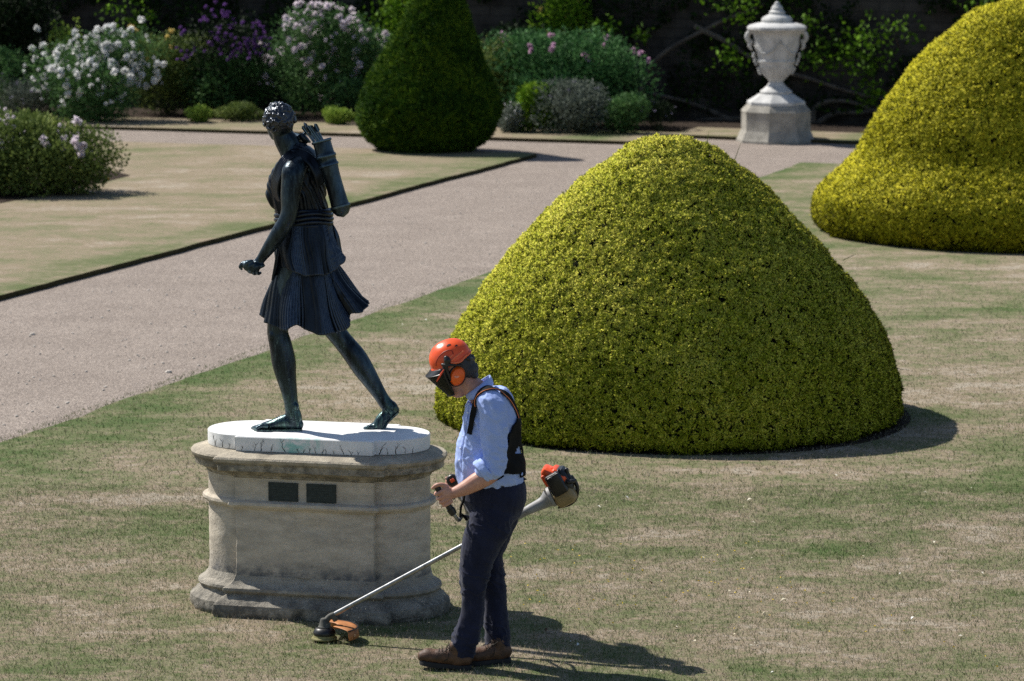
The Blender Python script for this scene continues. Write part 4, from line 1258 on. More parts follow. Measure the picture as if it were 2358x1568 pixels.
for k in range(6):                              # round the front of the bare shoulder and down the breast
    i = k * 13.0
    mb.limb([S1(560 + k * 6, 402 + 8 * k, -.02 - .012 * k), S1(490 + .55 * i, 418 + .75 * i, -.065 - .010 * k), S1(425 + .8 * i, 470 + .6 * i, -.085 - .008 * k), S1(378 + .85 * i, 550 + .35 * i, -.075 - .010 * k),
             S1(350 + .8 * i, 640 + .1 * i, -.06 - .012 * k), S1(352 + .6 * i, 730, -.06 - .010 * k), S1(375 + .5 * i, 800, -.07 - .01 * k)],
            [.012, .0135, .0135, .013, .012, .010, .005], n=10, sub=5)
for k in range(7):                              # across the back to the quiver
    i = k * 13.0
    mb.limb([S1(500 + .5 * i, 404 + .75 * i, -.055 - .009 * k), S1(585 + .35 * i, 418 + i, -.09 - .009 * k), S1(660 - .1 * i, 470 + 1.05 * i, -.115 - .006 * k), S1(716 - .45 * i, 550 + .95 * i, -.125 - .004 * k), S1(750 - .7 * i, 640 + .7 * i, -.120 - .003 * k)],
            [.012, .0135, .0135, .012, .007], n=10, sub=5)
V, F = remesh(mb, 0.0034, 1)
obj('mantle_fold', V, F, M_BRC, st)

def skirt(name, y0, top, bot, hemfn, d0, d1, m, big, fine, seed, conv, nfine=64, nbig=9, bow=0.0, rows=44, n=620, flare=None):
    """a pleated skirt; top / bot = (left, right) crop x at its top and hem; hemfn(x) = crop y of the hem"""
    a = 2 * np.pi * np.arange(n) / n
    c, s_ = np.cos(a), np.sin(a)
    hx = (bot[0] + bot[1]) / 2 + (bot[1] - bot[0]) / 2 * c
    hy = np.array([hemfn(x, q) for x, q in zip(hx, s_)])
    aw = a + 0.26 * np.sin(2 * a + seed) + .15 * np.sin(5 * a + 2 * seed) + .05 * np.sin(11 * a + seed)
    bigf = (np.abs(np.sin(nbig / 2 * aw + seed)) ** .7 * 2 - 1.2) * .65 + .35 * np.sin(3 * aw + 2)
    hy = hy + 9 * np.sin(nbig * aw * .9 + seed)
    tri = np.abs(((aw * nfine / (2 * np.pi)) % 1) * 2 - 1)
    fin = np.sqrt(np.clip(tri, 0, 1)) * 2 - 1.2
    V = []
    for j in range(rows):
        t = j / (rows - 1)
        e = t ** (1.0 + bow)
        tx = (top[0] + top[1]) / 2 + (top[1] - top[0]) / 2 * c
        x = tx * (1 - e) + hx * e + 22 * math.sin(math.pi * t) * np.sin(2.5 * a + seed) + 9 * math.sin(2 * math.pi * t) * np.sin(6 * a + seed)
        y = y0 * (1 - t) + hy * t
        dd = (d0 * (1 - t) + d1 * t) * s_
        amp = (big * t ** 0.9 * bigf + fine * (0.35 + .65 * t) * fin * (1 + .4 * np.sin(7 * a + 3 * t)))
        # pleats wander a little on their way down
        shift = np.interp((a + .05 * math.sin(3 * t)) % (2 * np.pi), np.append(a, 2 * np.pi), np.append(amp, amp[0]))
        x = x + c * shift / KC * 1.0
        dd = dd + s_ * shift
        V.append(np.array([conv(xx, yy, d_) for xx, yy, d_ in zip(x, y, dd)]))
    V = np.vstack(V)
    o = obj(name, V, [tuple(x) for x in grid_faces(rows, n)], m, st, True)
    return solid(o, 0.007, -1)
hx1 = [385, 430, 540, 600, 740, 800, 860, 893]; hy1 = [1245, 1312, 1362, 1372, 1380, 1350, 1300, 1240]
skirt('peplum', 965, (382, 798), (385, 893), lambda x, q: np.interp(x, hx1, hy1) - 18 * max(q, 0), .128, .19, M_BRC, .014, .008, 1.3, S1, 84, 8, bow=.3)
hx2 = [272, 300, 370, 480, 540, 650, 700, 840, 935, 960, 1000, 1062]; hy2 = [488, 550, 582, 606, 572, 612, 634, 640, 570, 480, 458, 385]
skirt('skirt', 60, (400, 830), (276, 1062), lambda x, q: np.interp(x, hx2, hy2) - 45 * max(q, 0), .13, .215, M_BRC, .040, .008, 2.2, S2, 84, 9, bow=.25)
# end of the mantle hanging at the left hip
mb = MB()
for k in range(4):
    mb.limb([S1(420 + 10 * k, 1000, -.06), S1(392 + 9 * k, 1180, -.10 + .02 * k), S1(372 + 8 * k, 1300, -.10 + .02 * k), S1(346 + 9 * k, 1405 - 14 * k, -.09 + .03 * k)], [.014, .014, .013, .008], n=10)
V, F = remesh(mb, .005, 2); obj('mantle_end', V, F, M_BRC, st)
# sash
rows, n = 30, 200
a = 2 * np.pi * np.arange(n) / n
V = []
for j in range(rows):
    t = j / (rows - 1)
    y = 858 + 142 * t + 10 * np.cos(a) - 14 * np.sin(a * 1 + .6)
    prof = math.sin(math.pi * min(max(t, 0), 1)) ** .5
    hw_ = 205 + 14 * prof
    rid = .006 * np.sin((t * 4.2 + .35 * np.sin(a * 1.5) + .15 * np.sin(4 * a)) * 2 * math.pi) * prof
    x = 588 + np.cos(a) * (hw_ + rid / KC); dd = np.sin(a) * (.128 + .014 * prof + rid)
    V.append(np.array([S1(*q) for q in zip(x, y, dd)]))
so = obj('sash', np.vstack(V), [tuple(x) for x in grid_faces(rows, n)], M_BRC, st, True); solid(so, .006, -1)
# quiver and arrows
q0, q1 = S1(725, 335, -.10), S1(866, 822, -.13)
ax = (q1 - q0); QL = np.linalg.norm(ax); ax /= QL
ex = np.cross(ax, [0, 1, 0]); ex /= np.linalg.norm(ex); ey = np.cross(ax, ex)
RQ = np.column_stack([ex, ey, ax])
mb = MB()
pr_ = [(.0, .03), (.050, .03), (.052, -.004), (.060, -.006), (.063, .0), (.061, .008), (.055, .012), (.0555, .07), (.058, .085), (.0635, .09), (.0635, .102), (.058, .107), (.056, .125), (.058, .140), (.0635, .145), (.0635, .156), (.057, .160), (.053, .20),
       (.052, .26), (.0525, .32), (.054, .375), (.056, .40), (.063, .404), (.064, .413), (.061, .42), (.055, .425), (.052, .44), (.036, .462), (.014, .472), (.006, .476), (.001, .478)]
mb.lathe(q0, pr_, 36, RQ, closed=False)
qv = mb.build('quiver', M_BR, st, True, 50)
rg = np.random.default_rng(12)
for i in range(13):
    mb = MB()
    a_ = i * 2.4; r_ = .036 * math.sqrt((i + .5) / 13)
    b = q0 + ex * math.cos(a_) * r_ + ey * math.sin(a_) * r_ + ax * .05
    tip = b - ax * rg.uniform(.13, .155) + np.array([-.02 - .010 * (i % 5), 0, .0]) * (1 + rg.random())
    if i == 4: b, tip = S1(672, 345, -.08), S1(590, 195, .0)
    if i == 9: b, tip = S1(676, 345, -.07), S1(601, 212, .0)
    mb.tube([b, tip], [.0052, .0046], n=6)
    d = (tip - b) / np.linalg.norm(tip - b)
    s0 = np.cross(d, rg.normal(size=3)); s0 /= np.linalg.norm(s0); s1 = np.cross(d, s0)
    for w in range(3):
        s_ = s0 * math.cos(w * 2.094) + s1 * math.sin(w * 2.094)
        mb.add([tip - d * .055, tip - d * .048 + s_ * .012, tip - d * .008 + s_ * .013, tip - d * .001], [(0, 1, 2, 3)])
    mb.build('arrow', M_BR, qv, True, 30)
# strap of the quiver and sandals laced over both feet
mb = MB()
Q, N = on_surface(TT, [S1(700, 640, -.16), S1(640, 560, -.16), S1(560, 470, -.14), S1(470, 430, -.1)], .004); ribbon(mb, Q, N, .018, .003)
mb.build('strap', M_BR, qv, True)
def lace(mb, pts, w=.007):
    Q, N = on_surface(TB, pts, .0005, 5); ribbon(mb, Q, N, w, .0035)
mb = MB()
for a_, b_ in (((560, 1330), (455, 1290)), ((560, 1290), (470, 1330)), ((470, 1270), (410, 1340)), ((440, 1300), (500, 1350)), ((400, 1320), (380, 1350)), ((575, 1300), (540, 1355))):
    lace(mb, [S2(a_[0], a_[1], LF - .05), S2((a_[0] + b_[0]) / 2, (a_[1] + b_[1]) / 2, LF - .055), S2(b_[0], b_[1], LF - .05)])
for y in (1245, 1262): lace(mb, [S2(560, y + 12, LF - .03), S2(510, y, LF - .06), S2(440, y + 8, LF - .04)], .008)
lace(mb, [S2(440, 1270, LF - .04), S2(420, 1300, LF - .045), S2(370, 1325, LF - .04), S2(300, 1345, LF - .03)], .010)
sole = [S2(x, 1372, LF + d_) for x, d_ in ((575, -.035), (500, -.042), (400, -.05), (300, -.055), (230, -.05), (205, -.02), (205, .02), (240, .05), (330, .06), (450, .045), (540, .035), (578, .01))]
def plate(mb, pts, z0, z1):
    n = len(pts); V = [(*p[:2], z0) for p in pts] + [(*p[:2], z1) for p in pts]
    mb.add(V, [tuple(range(n, 2 * n)), tuple(reversed(range(n)))] + [(i, (i + 1) % n, n + (i + 1) % n, n + i) for i in range(n)])
plate(mb, sole, 1.1004, 1.112)
mb.build('sandal', M_BR, st, True, 30)
mb = MB()
for a_, b_ in (((1310, 1190), (1190, 1180)), ((1300, 1240), (1200, 1200)), ((1260, 1270), (1180, 1215)), ((1230, 1300), (1160, 1250)), ((1190, 1215), (1150, 1320)), ((1200, 1290), (1130, 1300)), ((1240, 1180), (1170, 1250))):
    lace(mb, [S2(a_[0], a_[1], LB - .05), S2((a_[0] + b_[0]) / 2, (a_[1] + b_[1]) / 2, LB - .055), S2(b_[0], b_[1], LB - .05)])
Q, N = on_surface(TB, [S2(1325, 1235, LB - .02), S2(1270, 1290, LB - .03), S2(1215, 1350, LB - .03), S2(1150, 1385, LB - .03), S2(1070, 1375, LB - .03)], .001); ribbon(mb, Q, N, .014, .005)
mb.build('sandal', M_BR, st, True, 30)
# ------------------------------------------------------------------ the gardener
YM = 18.42
def M4(x, y, dY=0.0): return P(935.7 + .2626 * x, 767.3 + .2626 * y, YM + dY)
def M5(x, y, dY=0.0): return P(692.4 + .2778 * x, 1160.3 + .2778 * y, YM + dY)
def M3(x, y, dY=0.0): return P(963.8 + .1074 * x, 776.6 + .1074 * y, YM + dY)
def M2(x, y, dY=0.0): return P(973.1 + .1587 * x, 1085.4 + .1587 * y, YM + dY)
KU = (YM + .2) / FU
K4, K5, K3, K2 = .2626 * KU, .2778 * KU, .1074 * KU, .1587 * KU

def skinmat():
    t = NT('skin', 0.5, 0.35)
    t.color(t.ramp(t.noise(26, 5, .7), [(0.3, (0.44, 0.215, 0.155)), (0.55, (0.54, 0.29, 0.215)), (0.75, (0.60, 0.36, 0.28))])).bump(t.noise(220, 3), .0006)
    t.set(Subsurface_Weight=0.08, Subsurface_Radius=(0.012, 0.005, 0.003))
    return t.m
M_SKIN = skinmat()
def cloth(name, c, var, weave=900, rough=.85, bump=.0006, sc=12):
    t = NT(name, rough, 0.15)
    t.color(t.ramp(t.noise(sc, 5, .7), [(0.3, tuple(x * (1 - var) for x in c)), (0.7, tuple(min(1, x * (1 + var)) for x in c))]))
    t.bump(t.noise(weave, 2), bump); t.set(Sheen_Weight=0.15)
    return t.m
M_SHIRT = cloth('blue_shirt_cotton', (0.36, 0.47, 0.84), .08)
M_TROU = cloth('navy_trouser_cloth', (0.014, 0.017, 0.040), .3)
M_STRAP = simple('black_webbing', (0.007, 0.007, 0.008), .8, .2, 30, spec=.15)
M_PIPE = simple('orange_piping', (0.75, 0.22, 0.08), .6)
M_BOOT = simple('brown_leather', (0.085, 0.040, 0.020), .6, .45, 25, spec=.5, bump=.002, bscale=120)
M_SOLE = simple('dark_rubber', (0.018, 0.018, 0.02), .8)
M_LACE = simple('boot_lace', (0.03, 0.022, 0.016), .8)
M_BLK = simple('black_plastic', (0.012, 0.012, 0.013), .4, .15, spec=.5)
t = NT('orange_helmet_plastic', .30, .5); t.color(t.ramp(t.noise(18, 4), [(0.3, (0.83, 0.085, 0.018)), (0.7, (0.90, 0.115, 0.025))])); t.bump(t.noise(60, 2), .0006); M_ORG = t.m
M_ORG2 = simple('orange_cup_plastic', (0.90, 0.13, 0.01), .4, .06, spec=.5)
M_HAIR = simple('greying_hair', (0.035, 0.036, 0.042), .55, .5, 140, spec=.4, bump=.002, bscale=240)
t = NT('visor_mesh', .5, .3); t.color((0.008, 0.010, 0.006)).set(Alpha=0.82); M_VIS = t.m

FEET = G(1110, 1535)
man = thing('person', 'man in orange helmet, blue shirt and navy trousers bent over a brushcutter', 'person', FEET)
NS, FS = -.185, .185
# ---- body: one continuous figure
mb = MB()
mb.ell(M3(745, 590), (.098, .080, .095), np.array(Matrix.Rotation(math.radians(-25), 3, 'Y')), 24, 16)
RF = np.array(Matrix.Rotation(math.radians(-38), 3, 'Y'))
mb.ell(M3(760, 890), (.066, .068, .088), RF, 24, 16)
mb.ell(M3(640, 860, -.01), (.035, .055, .055), RF)                      # cheeks
mb.ell(M3(850, 1110), (.052, .056, .050), RF)                           # jaw
mb.ell(M3(815, 1190), (.024, .028, .020), RF)                           # chin
mb.limb([M3(520, 790), M3(530, 880), M3(560, 960)], [.010, .014, .017], n=10)   # nose
mb.ell(M3(660, 1050), (.02, .028, .012), RF); mb.ell(M3(690, 1085), (.018, .026, .010), RF)   # lips
for s in (-.032, .032): mb.ell(M3(560, 800, s), (.014, .014, .010), RF)
for s in (-.077, .077): mb.ell(M3(860, 820, s), (.02, .012, .032), RF)
mb.limb([M3(950, 900), M3(1080, 1010), M3(1230, 1130), M3(1420, 1320)], [.062, .062, .066, .08], [.058, .06, .066, .10], ref=(0, 1, 0), n=20)
mb.limb([M4(712, 550), M4(735, 640), M4(735, 800), M4(715, 1000), M4(720, 1190), M4(748, 1300)], [.05, .11, .12, .125, .13, .11], [.08, .14, .135, .135, .135, .12], ref=(0, 1, 0), n=24)
# near arm
mb.limb([M4(700, 590, NS + .06), M4(735, 650, NS), M4(760, 800, NS - .01), M4(775, 1000, NS - .02), M4(765, 1180, NS - .03), M4(745, 1225, NS - .03)], [.05, .055, .05, .046, .044, .046])
WR = (425, 322, NS - .02)
mb.limb([M4(765, 1210, NS - .03), M2(960, 60, NS - .035), M2(820, 130, NS - .035), M2(640, 232, NS - .03), M2(500, 295, NS - .025), M2(*WR)], [.047, .050, .052, .043, .033, .030], [.046, .05, .05, .042, .03, .026], n=18)
mb.limb([M2(*WR), M2(370, 320, NS - .025), M2(320, 325, NS - .03)], [.032, .040, .036], [.024, .024, .020], ref=(0, 1, 0), n=16)
ga, gb = M2(212, 232, NS - .015), M2(398, 535, NS - .005)
gx = (gb - ga) / np.linalg.norm(gb - ga)
ge2 = np.array([0, -1.0, 0]); ge1 = np.cross(gx, ge2); ge1 /= np.linalg.norm(ge1)
if ge1[0] > 0: ge1 = -ge1
ge2 = ge2 - gx * (ge2 @ gx); ge2 /= np.linalg.norm(ge2)
for f, r_, L_ in ((.20, .0105, 1.0), (.40, .0108, 1.05), (.59, .0102, 1.0), (.76, .0090, .88)):
    c = ga + (gb - ga) * f
    pts = [c - ge1 * .030 + ge2 * .024]
    for an in (78, 40, 5, -35, -75, -110):
        a_ = math.radians(an)
        pts.append(c + ge1 * math.cos(a_) * .0275 * L_ + ge2 * math.sin(a_) * .0275)
    mb.limb(pts, [r_ * 1.15, r_ * 1.12, r_, r_ * 1.04, r_, r_ * .93, r_ * .85], n=10, sub=3)
mb.limb([M2(365, 255, NS - .02), M2(310, 205, NS - .025), M2(250, 192, NS - .03), M2(195, 205, NS - .03), M2(145, 242, NS - .022)], [.018, .0155, .0125, .0115, .0095], n=12, sub=4)
# far arm
mb.limb([M4(690, 590, FS - .06), M4(715, 650, FS), M4(705, 800, FS + .03), M4(690, 1000, FS + .06), M4(650, 1150, FS + .07)], [.05, .055, .05, .046, .044])
mb.limb([M4(650, 1150, FS + .07), M4(560, 1230, FS + .07), M4(470, 1290, FS + .06), M4(430, 1320, FS + .05)], [.046, .043, .032, .028])
fh = M4(405, 1335, FS + .05)
mb.ell(fh, (.035, .026, .036))
for i in range(4):
    c = fh + np.array([-.012 - .004 * i, .0, .028 - .019 * i])
    mb.limb([c + [.02, -.02, 0], c + [-.008, -.026, 0], c + [-.022, -.008, 0], c + [-.014, .014, 0]], [.010, .010, .0095, .0085], n=8, sub=3)
mb.limb([fh + [.01, 0, .03], fh + [-.015, -.006, .045], fh + [-.035, -.01, .045]], [.012, .011, .009], n=8, sub=3)
# legs inside the trousers
NL, FL = -.085, .09
mb.limb([M5(1560, 0, NL + .02), M5(1500, 200, NL), M5(1440, 560, NL), M5(1425, 800, NL), M5(1375, 1060, NL), M5(1340, 1230, NL)], [.075, .065, .048, .042, .036, .034])
mb.limb([M5(1620, 0, FL - .02), M5(1620, 200, FL), M5(1590, 560, FL), M5(1615, 800, FL), M5(1635, 1060, FL), M5(1640, 1200, FL)], [.075, .065, .048, .042, .036, .034])
V, F = remesh(mb, 0.0042, 2)
obj('body', V, F, M_SKIN, man)

# ---- shirt
mb = MB()
hw_ = [(700, 500, 70, .09), (715, 528, 125, .15), (735, 572, 195, .183), (738, 640, 225, .19), (742, 740, 242, .185), (732, 860, 262, .175), (716, 980, 285, .172), (712, 1100, 294, .175), (728, 1190, 306, .180), (744, 1240, 304, .182), (752, 1280, 288, .180), (752, 1305, 262, .17)]
mb.limb([M4(x, y) for x, y, a_, b_ in hw_], [a_ * K4 for x, y, a_, b_ in hw_], [b_ for x, y, a_, b_ in hw_], ref=(0, 1, 0), n=32)
mb.limb([M4(680, 560, NS + .09), M4(725, 600, NS + .02), M4(750, 680, NS - .01), M4(765, 800, NS - .018), M4(775, 920, NS - .022), M4(775, 1050, NS - .03), M4(770, 1140, NS - .035), M4(752, 1195, NS - .038)],
        [.060, .078, .090, .088, .079, .071, .068, .066], [.06, .075, .078, .075, .072, .068, .066, .064], n=24)
mb.limb([M4(770, 1175, NS - .036), M4(720, 1190, NS - .038), M4(690, 1185, NS - .038)], [.066, .064, .062], [.066, .062, .060], n=20)
mb.limb([M4(680, 560, FS - .09), M4(705, 600, FS - .02), M4(720, 680, FS + .01), M4(710, 800, FS + .035), M4(695, 980, FS + .065), M4(660, 1120, FS + .075), M4(610, 1170, FS + .075)], [.06, .075, .082, .080, .072, .066, .062], n=20)
mb.limb([M4(560, 1235), M4(740, 1275), M4(920, 1235), M4(1000, 1215)], [.028, .03, .036, .028], [.15, .16, .15, .10], ref=(0, 1, 0))
el = M4(770, 1190, NS)
def sd(V, N):
    near = V[:, 1] < YM - .135
    q = fbm(np.column_stack([V[:, 0] * 13 + V[:, 2] * 5, V[:, 1] * 9, V[:, 2] * 6]), 71, 3)
    q2 = fbm(np.column_stack([V[:, 0] * 7 - V[:, 2] * 4, V[:, 1] * 7, V[:, 2] * 14 + V[:, 0] * 9]), 77, 3)
    rid = (1 - np.abs(q) * 2.4); rid2 = (1 - np.abs(q2) * 2.6)
    waist = np.clip(1 - np.abs(V[:, 2] - M4(0, 1200)[2]) / .09, 0, 1)
    pl = np.sin(V[:, 0] * 150 + 3 * q) * waist
    elbow = np.clip(1 - np.linalg.norm(V - el, axis=1) / .2, 0, 1)
    up_ = np.clip((V[:, 2] - M4(0, 1235)[2]) / .10, 0, 1)
    sharp = (np.clip(1 - np.abs(q) * 5, 0, 1) * .004 + np.clip(1 - np.abs(q2) * 5, 0, 1) * .005 * (.5 + elbow)) * up_
    d = .0070 * rid + .0060 * rid2 * (.4 + elbow * 1.2) + .0045 * pl * (~near) + sharp - .009
    return d * np.clip((M4(0, 470)[2] + .05 - V[:, 2]) / .08, .15, 1)
V, F = remesh(mb, 0.005, 3, sd)
sh = obj('shirt', V, F, M_SHIRT, man)
TS = bvh(V, F)
# rolled cuff
mb = MB()
c0 = M4(700, 1195, NS - .038); dv = M4(640, 1130, NS) - M4(760, 1270, NS); dv /= np.linalg.norm(dv)
fa = M2(820, 130, NS) - M2(960, 60, NS); fa /= np.linalg.norm(fa)
for k, (o_, r_) in enumerate(((-.010, .0625), (.008, .0645), (.024, .0630))):
    a_ = np.linspace(0, 2 * math.pi, 26)[:-1]
    ring = [c0 + fa * (o_ + .004 * math.sin(3 * x + k)) + dv * math.cos(x) * r_ + np.array([0, 1, 0]) * math.sin(x) * r_ * .98 for x in a_]
    ring.append(ring[0])
    mb.tube(ring, .011, n=8, sub=2)
V, F = remesh(mb, .0045, 2, lambda V, N: .003 * fbm(V * 45, 3, 2)); obj('cuff', V, F, M_SHIRT, sh)
# collar
def band(name, m, parent, C0, H0, C1, H1, yr0, yr1, th, a0=0, a1=2 * math.pi, n=48):
    a_ = np.linspace(a0, a1, n)
    rows = []
    for t_ in np.linspace(0, 1, 5):
        C_ = C0 * (1 - t_) + C1 * t_; H_ = H0 * (1 - t_) + H1 * t_; y_ = yr0 * (1 - t_) + yr1 * t_
        b = .006 * math.sin(t_ * math.pi)
        rows.append(C_ + np.outer(np.cos(a_), H_ * (1 + b * 8)) + np.outer(np.sin(a_), [0, y_ * (1 + b * 8), 0]))
    o = obj(name, np.vstack(rows), [tuple(x) for x in grid_faces(5, n, wrap=False)], m, parent, True)
    return solid(o, th, 0)
C0 = (M3(1005, 1215) + M3(1530, 815)) / 2; H0 = (M3(1530, 815) - M3(1005, 1215)) / 2
C1 = (M3(1085, 1345) + M3(1600, 1000)) / 2; H1 = (M3(1600, 1000) - M3(1085, 1345)) / 2
band('collar', M_SHIRT, sh, C0, H0, C1, H1, .082, .108, .004, math.radians(-178), math.radians(178))
M_BTN = simple('shirt_button', (.75, .78, .85), .3)
for x, y in ((545, 600), (520, 700), (497, 800), (470, 900), (448, 1010), (437, 1120)):
    l, nn, i_, d_ = TS.find_nearest(Vector(M4(x, y, -.10))); l = np.array(l) + np.array(nn) * .002
    mb = MB(); mb.ell(l, (.0055, .0055, .0055), nu=8, nv=6); mb.build('button', M_BTN, sh)
mb = MB()
for off in (0, 26):
    Q, N = on_surface(TS, [M4(530 + off, 600, -.09), M4(505 + off, 720, -.10), M4(475 + off, 880, -.11), M4(447 + off, 1020, -.11), M4(442 + off, 1150, -.11), M4(458 + off, 1240, -.11)], .0005); ribbon(mb, Q, N, .003, .0022)
Q, N = on_surface(TS, [M4(512, 724, -.15), M4(560, 728, -.17)], .001); ribbon(mb, Q, N, .010, .0025)
mb.build('placket', M_SHIRT, sh)

# ---- trousers
mb = MB()
mb.limb([M4(748, 1298), M4(750, 1340), M4(768, 1430), M5(1600, 20), M5(1590, 110), M5(1575, 200), M5(1560, 280)], [266 * K4, 290 * K4, 290 * K4, .168, .135, .10, .06], [.165, .172, .178, .17, .15, .11, .07], ref=(0, 1, 0), n=32)
nl = [(1590, 90, .125, .10), (1555, 200, .125, .105), (1500, 330, .112, .10), (1460, 450, .100, .092), (1440, 560, .091, .086), (1432, 680, .076, .078), (1430, 800, .068, .072), (1425, 900, .068, .070), (1395, 1020, .072, .072), (1368, 1110, .076, .074), (1352, 1170, .074, .072), (1342, 1222, .072, .070)]
mb.limb([M5(x, y, NL) for x, y, a_, b_ in nl], [q[2] for q in nl], [q[3] for q in nl], n=26)
flg = [(1640, 60, .115, .10), (1605, 230, .105, .10), (1562, 380, .088, .09), (1562, 500, .080, .084), (1574, 590, .080, .08), (1600, 720, .072, .074), (1612, 850, .068, .070), (1622, 960, .070, .070), (1632, 1060, .073, .072), (1636, 1130, .072, .070), (1636, 1200, .069, .068)]
mb.limb([M5(x, y, FL) for x, y, a_, b_ in flg], [q[2] for q in flg], [q[3] for q in flg], n=26)
def pd(V, N):
    q = fbm(np.column_stack([V[:, 0] * 8, V[:, 1] * 6, V[:, 2] * 17 + V[:, 0] * 7]), 91, 3)
    q2 = fbm(np.column_stack([V[:, 0] * 16, V[:, 1] * 12, V[:, 2] * 4]), 95, 3)
    z = V[:, 2]
    kn = np.clip(1 - np.abs(z - M5(0, 600)[2]) / .16, 0, 1) + np.clip(1 - np.abs(z - M5(0, 130)[2]) / .14, 0, 1) * .9 + np.clip(1 - np.abs(z - .16) / .14, 0, 1) * 1.3
    q3 = fbm(np.column_stack([V[:, 0] * 10 - z * 6, V[:, 1] * 8, z * 20 + V[:, 0] * 16]), 98, 2)
    return np.clip(1 - np.abs(q3) * 6, 0, 1) * .007 * (.15 + kn) + .004 * (1 - np.abs(q) * 2.6) * (.35 + kn) + .005 * (1 - np.abs(q2) * 2.4) - .005
V, F = remesh(mb, 0.005, 3, pd)
tr_ = obj('trousers', V, F, M_TROU, man)
TR = bvh(V, F)
mb = MB()
Q, N = on_surface(TR, [M4(770, 1400, -.18), M4(745, 1450, -.18), M4(762, 1530, -.18)], .0); ribbon(mb, Q, N, .004, .002)
Q, N = on_surface(TR, [M5(1395, 380, -.17), M5(1440, 440, -.17), M5(1480, 500, -.17)], .0); ribbon(mb, Q, N, .003, .002)
mb.build('pocket_seam', M_TROU, tr_)
mb = MB()
Q, N = on_surface(TR, [M4(840, 1322, -.2), M4(905, 1300, -.2), M4(960, 1285, -.18), M4(1010, 1272, -.12), M4(1035, 1268, 0.0), M4(1010, 1268, .14)], .001); ribbon(mb, Q, N, .034, .004)
mb.build('belt', simple('brown_belt', (.05, .028, .018), .5), man)

# ---- boots
def boot(heel, toe, Yh, lift, seedy, label=None):
    """heel and toe as ground points (x, y); the leather, then sole and laces as its parts"""
    h = np.array([heel[0], heel[1], 0.0]); tt = np.array([toe[0], toe[1], 0.0])
    L = np.linalg.norm(tt - h); f = (tt - h) / L; s = np.array([-f[1], f[0], 0]); up = np.array([0, 0, 1.0])
    def w(x, y, z): return h + f * (x * L) + s * y + up * (z + lift * max(0, x - .15) ** 1.2)
    mb = MB()
    mb.limb([w(.05, 0, .062), w(.12, 0, .064), w(.3, 0, .066), w(.5, 0, .062), w(.70, 0, .056), (w(.84, 0, .054)), w(.92, 0, .046)], [.040, .046, .050, .048, .043, .043, .034], [.030, .036, .038, .042, .048, .048, .038], ref=tuple(s), n=20)
    mb.limb([w(.24, 0, .05), w(.26, 0, .09), w(.27, 0, .13)], [.050, .045, .042], [.040, .040, .040], ref=tuple(s), n=20)
    mb.limb([w(.30, 0, .08), w(.42, 0, .085), w(.55, 0, .075)], [.032, .032, .025], [.032, .032, .03], ref=tuple(s), n=16)
    V, F = remesh(mb, .005, 2, lambda V, N: .0022 * fbm(V * 30, seedy, 3))
    V[:, 2] = np.maximum(V[:, 2], 0.012)
    b = obj('boot', V, F, M_BOOT, man); T = bvh(V, F)
    mb = MB()
    outl = [(-.03, .02), (-.03, -.02), (.06, -.038), (.3, -.036), (.5, -.041), (.72, -.052), (.88, -.048), (.97, -.03), (1.0, 0), (.97, .03), (.88, .048), (.72, .052), (.5, .041), (.3, .036), (.06, .038)]
    o2 = crom(np.array(outl + [outl[0]]), 3)[:-1]
    n = len(o2)
    def hz(x): return .001 + (.004 if .28 < x < .48 else 0)
    V = [w(x, y, hz(x)) for x, y in o2] + [w(x, y, .016) for x, y in o2] + [w(x * .985, y * .93, .028) for x, y in o2]
    mb.add(V, [tuple(x) for x in grid_faces(3, n)] + [tuple(reversed(range(n))), tuple(range(2 * n, 3 * n))])
    mb.build('sole', M_SOLE, b, True, 40)
    mb = MB()
    for k in range(5):
        x = .34 + k * .065
        Q, N = on_surface(T, [w(x, -.035, .11), w(x + .02, 0, .14), w(x, .035, .11)], .001, 4); mb.tube(Q, .0024, n=6)
    for sg in (-1, 1):
        c = w(.36, sg * .012, .125)
        mb.tube([c, c + f * -.02 + s * sg * .025 + up * .016, c + f * .02 + s * sg * .045 + up * -.002, c + f * .015 + s * sg * .015 + up * -.004, c], .0022, n=6, sub=5)
        mb.tube([c, c + f * .04 + s * sg * .03 + up * -.02, c + f * .06 + s * sg * .04 + up * -.035], .002, n=6, sub=4)
    mb.build('lace', M_LACE, b)
    mb = MB()
    Q, N = on_surface(T, [w(.5, -.06, .04), w(.42, -.06, .06), w(.40, -.05, .10)], .0005, 5); ribbon(mb, Q, N, .004, .0018)
    Q, N = on_surface(T, [w(.5, .06, .04), w(.42, .06, .06), w(.40, .05, .10)], .0005, 5); ribbon(mb, Q, N, .004, .0018)
    mb.build('seam', M_LACE, b)
g1 = G(1082, 1542); g2 = G(966, 1537)
boot(g1[:2], (g2[0], g1[1] + .03), 0, .035, 1)
g1 = G(1172, 1524); g2 = G(1082, 1527)
boot(g1[:2], (g2[0] - .01, g1[1] - .08), 0, .0, 2)

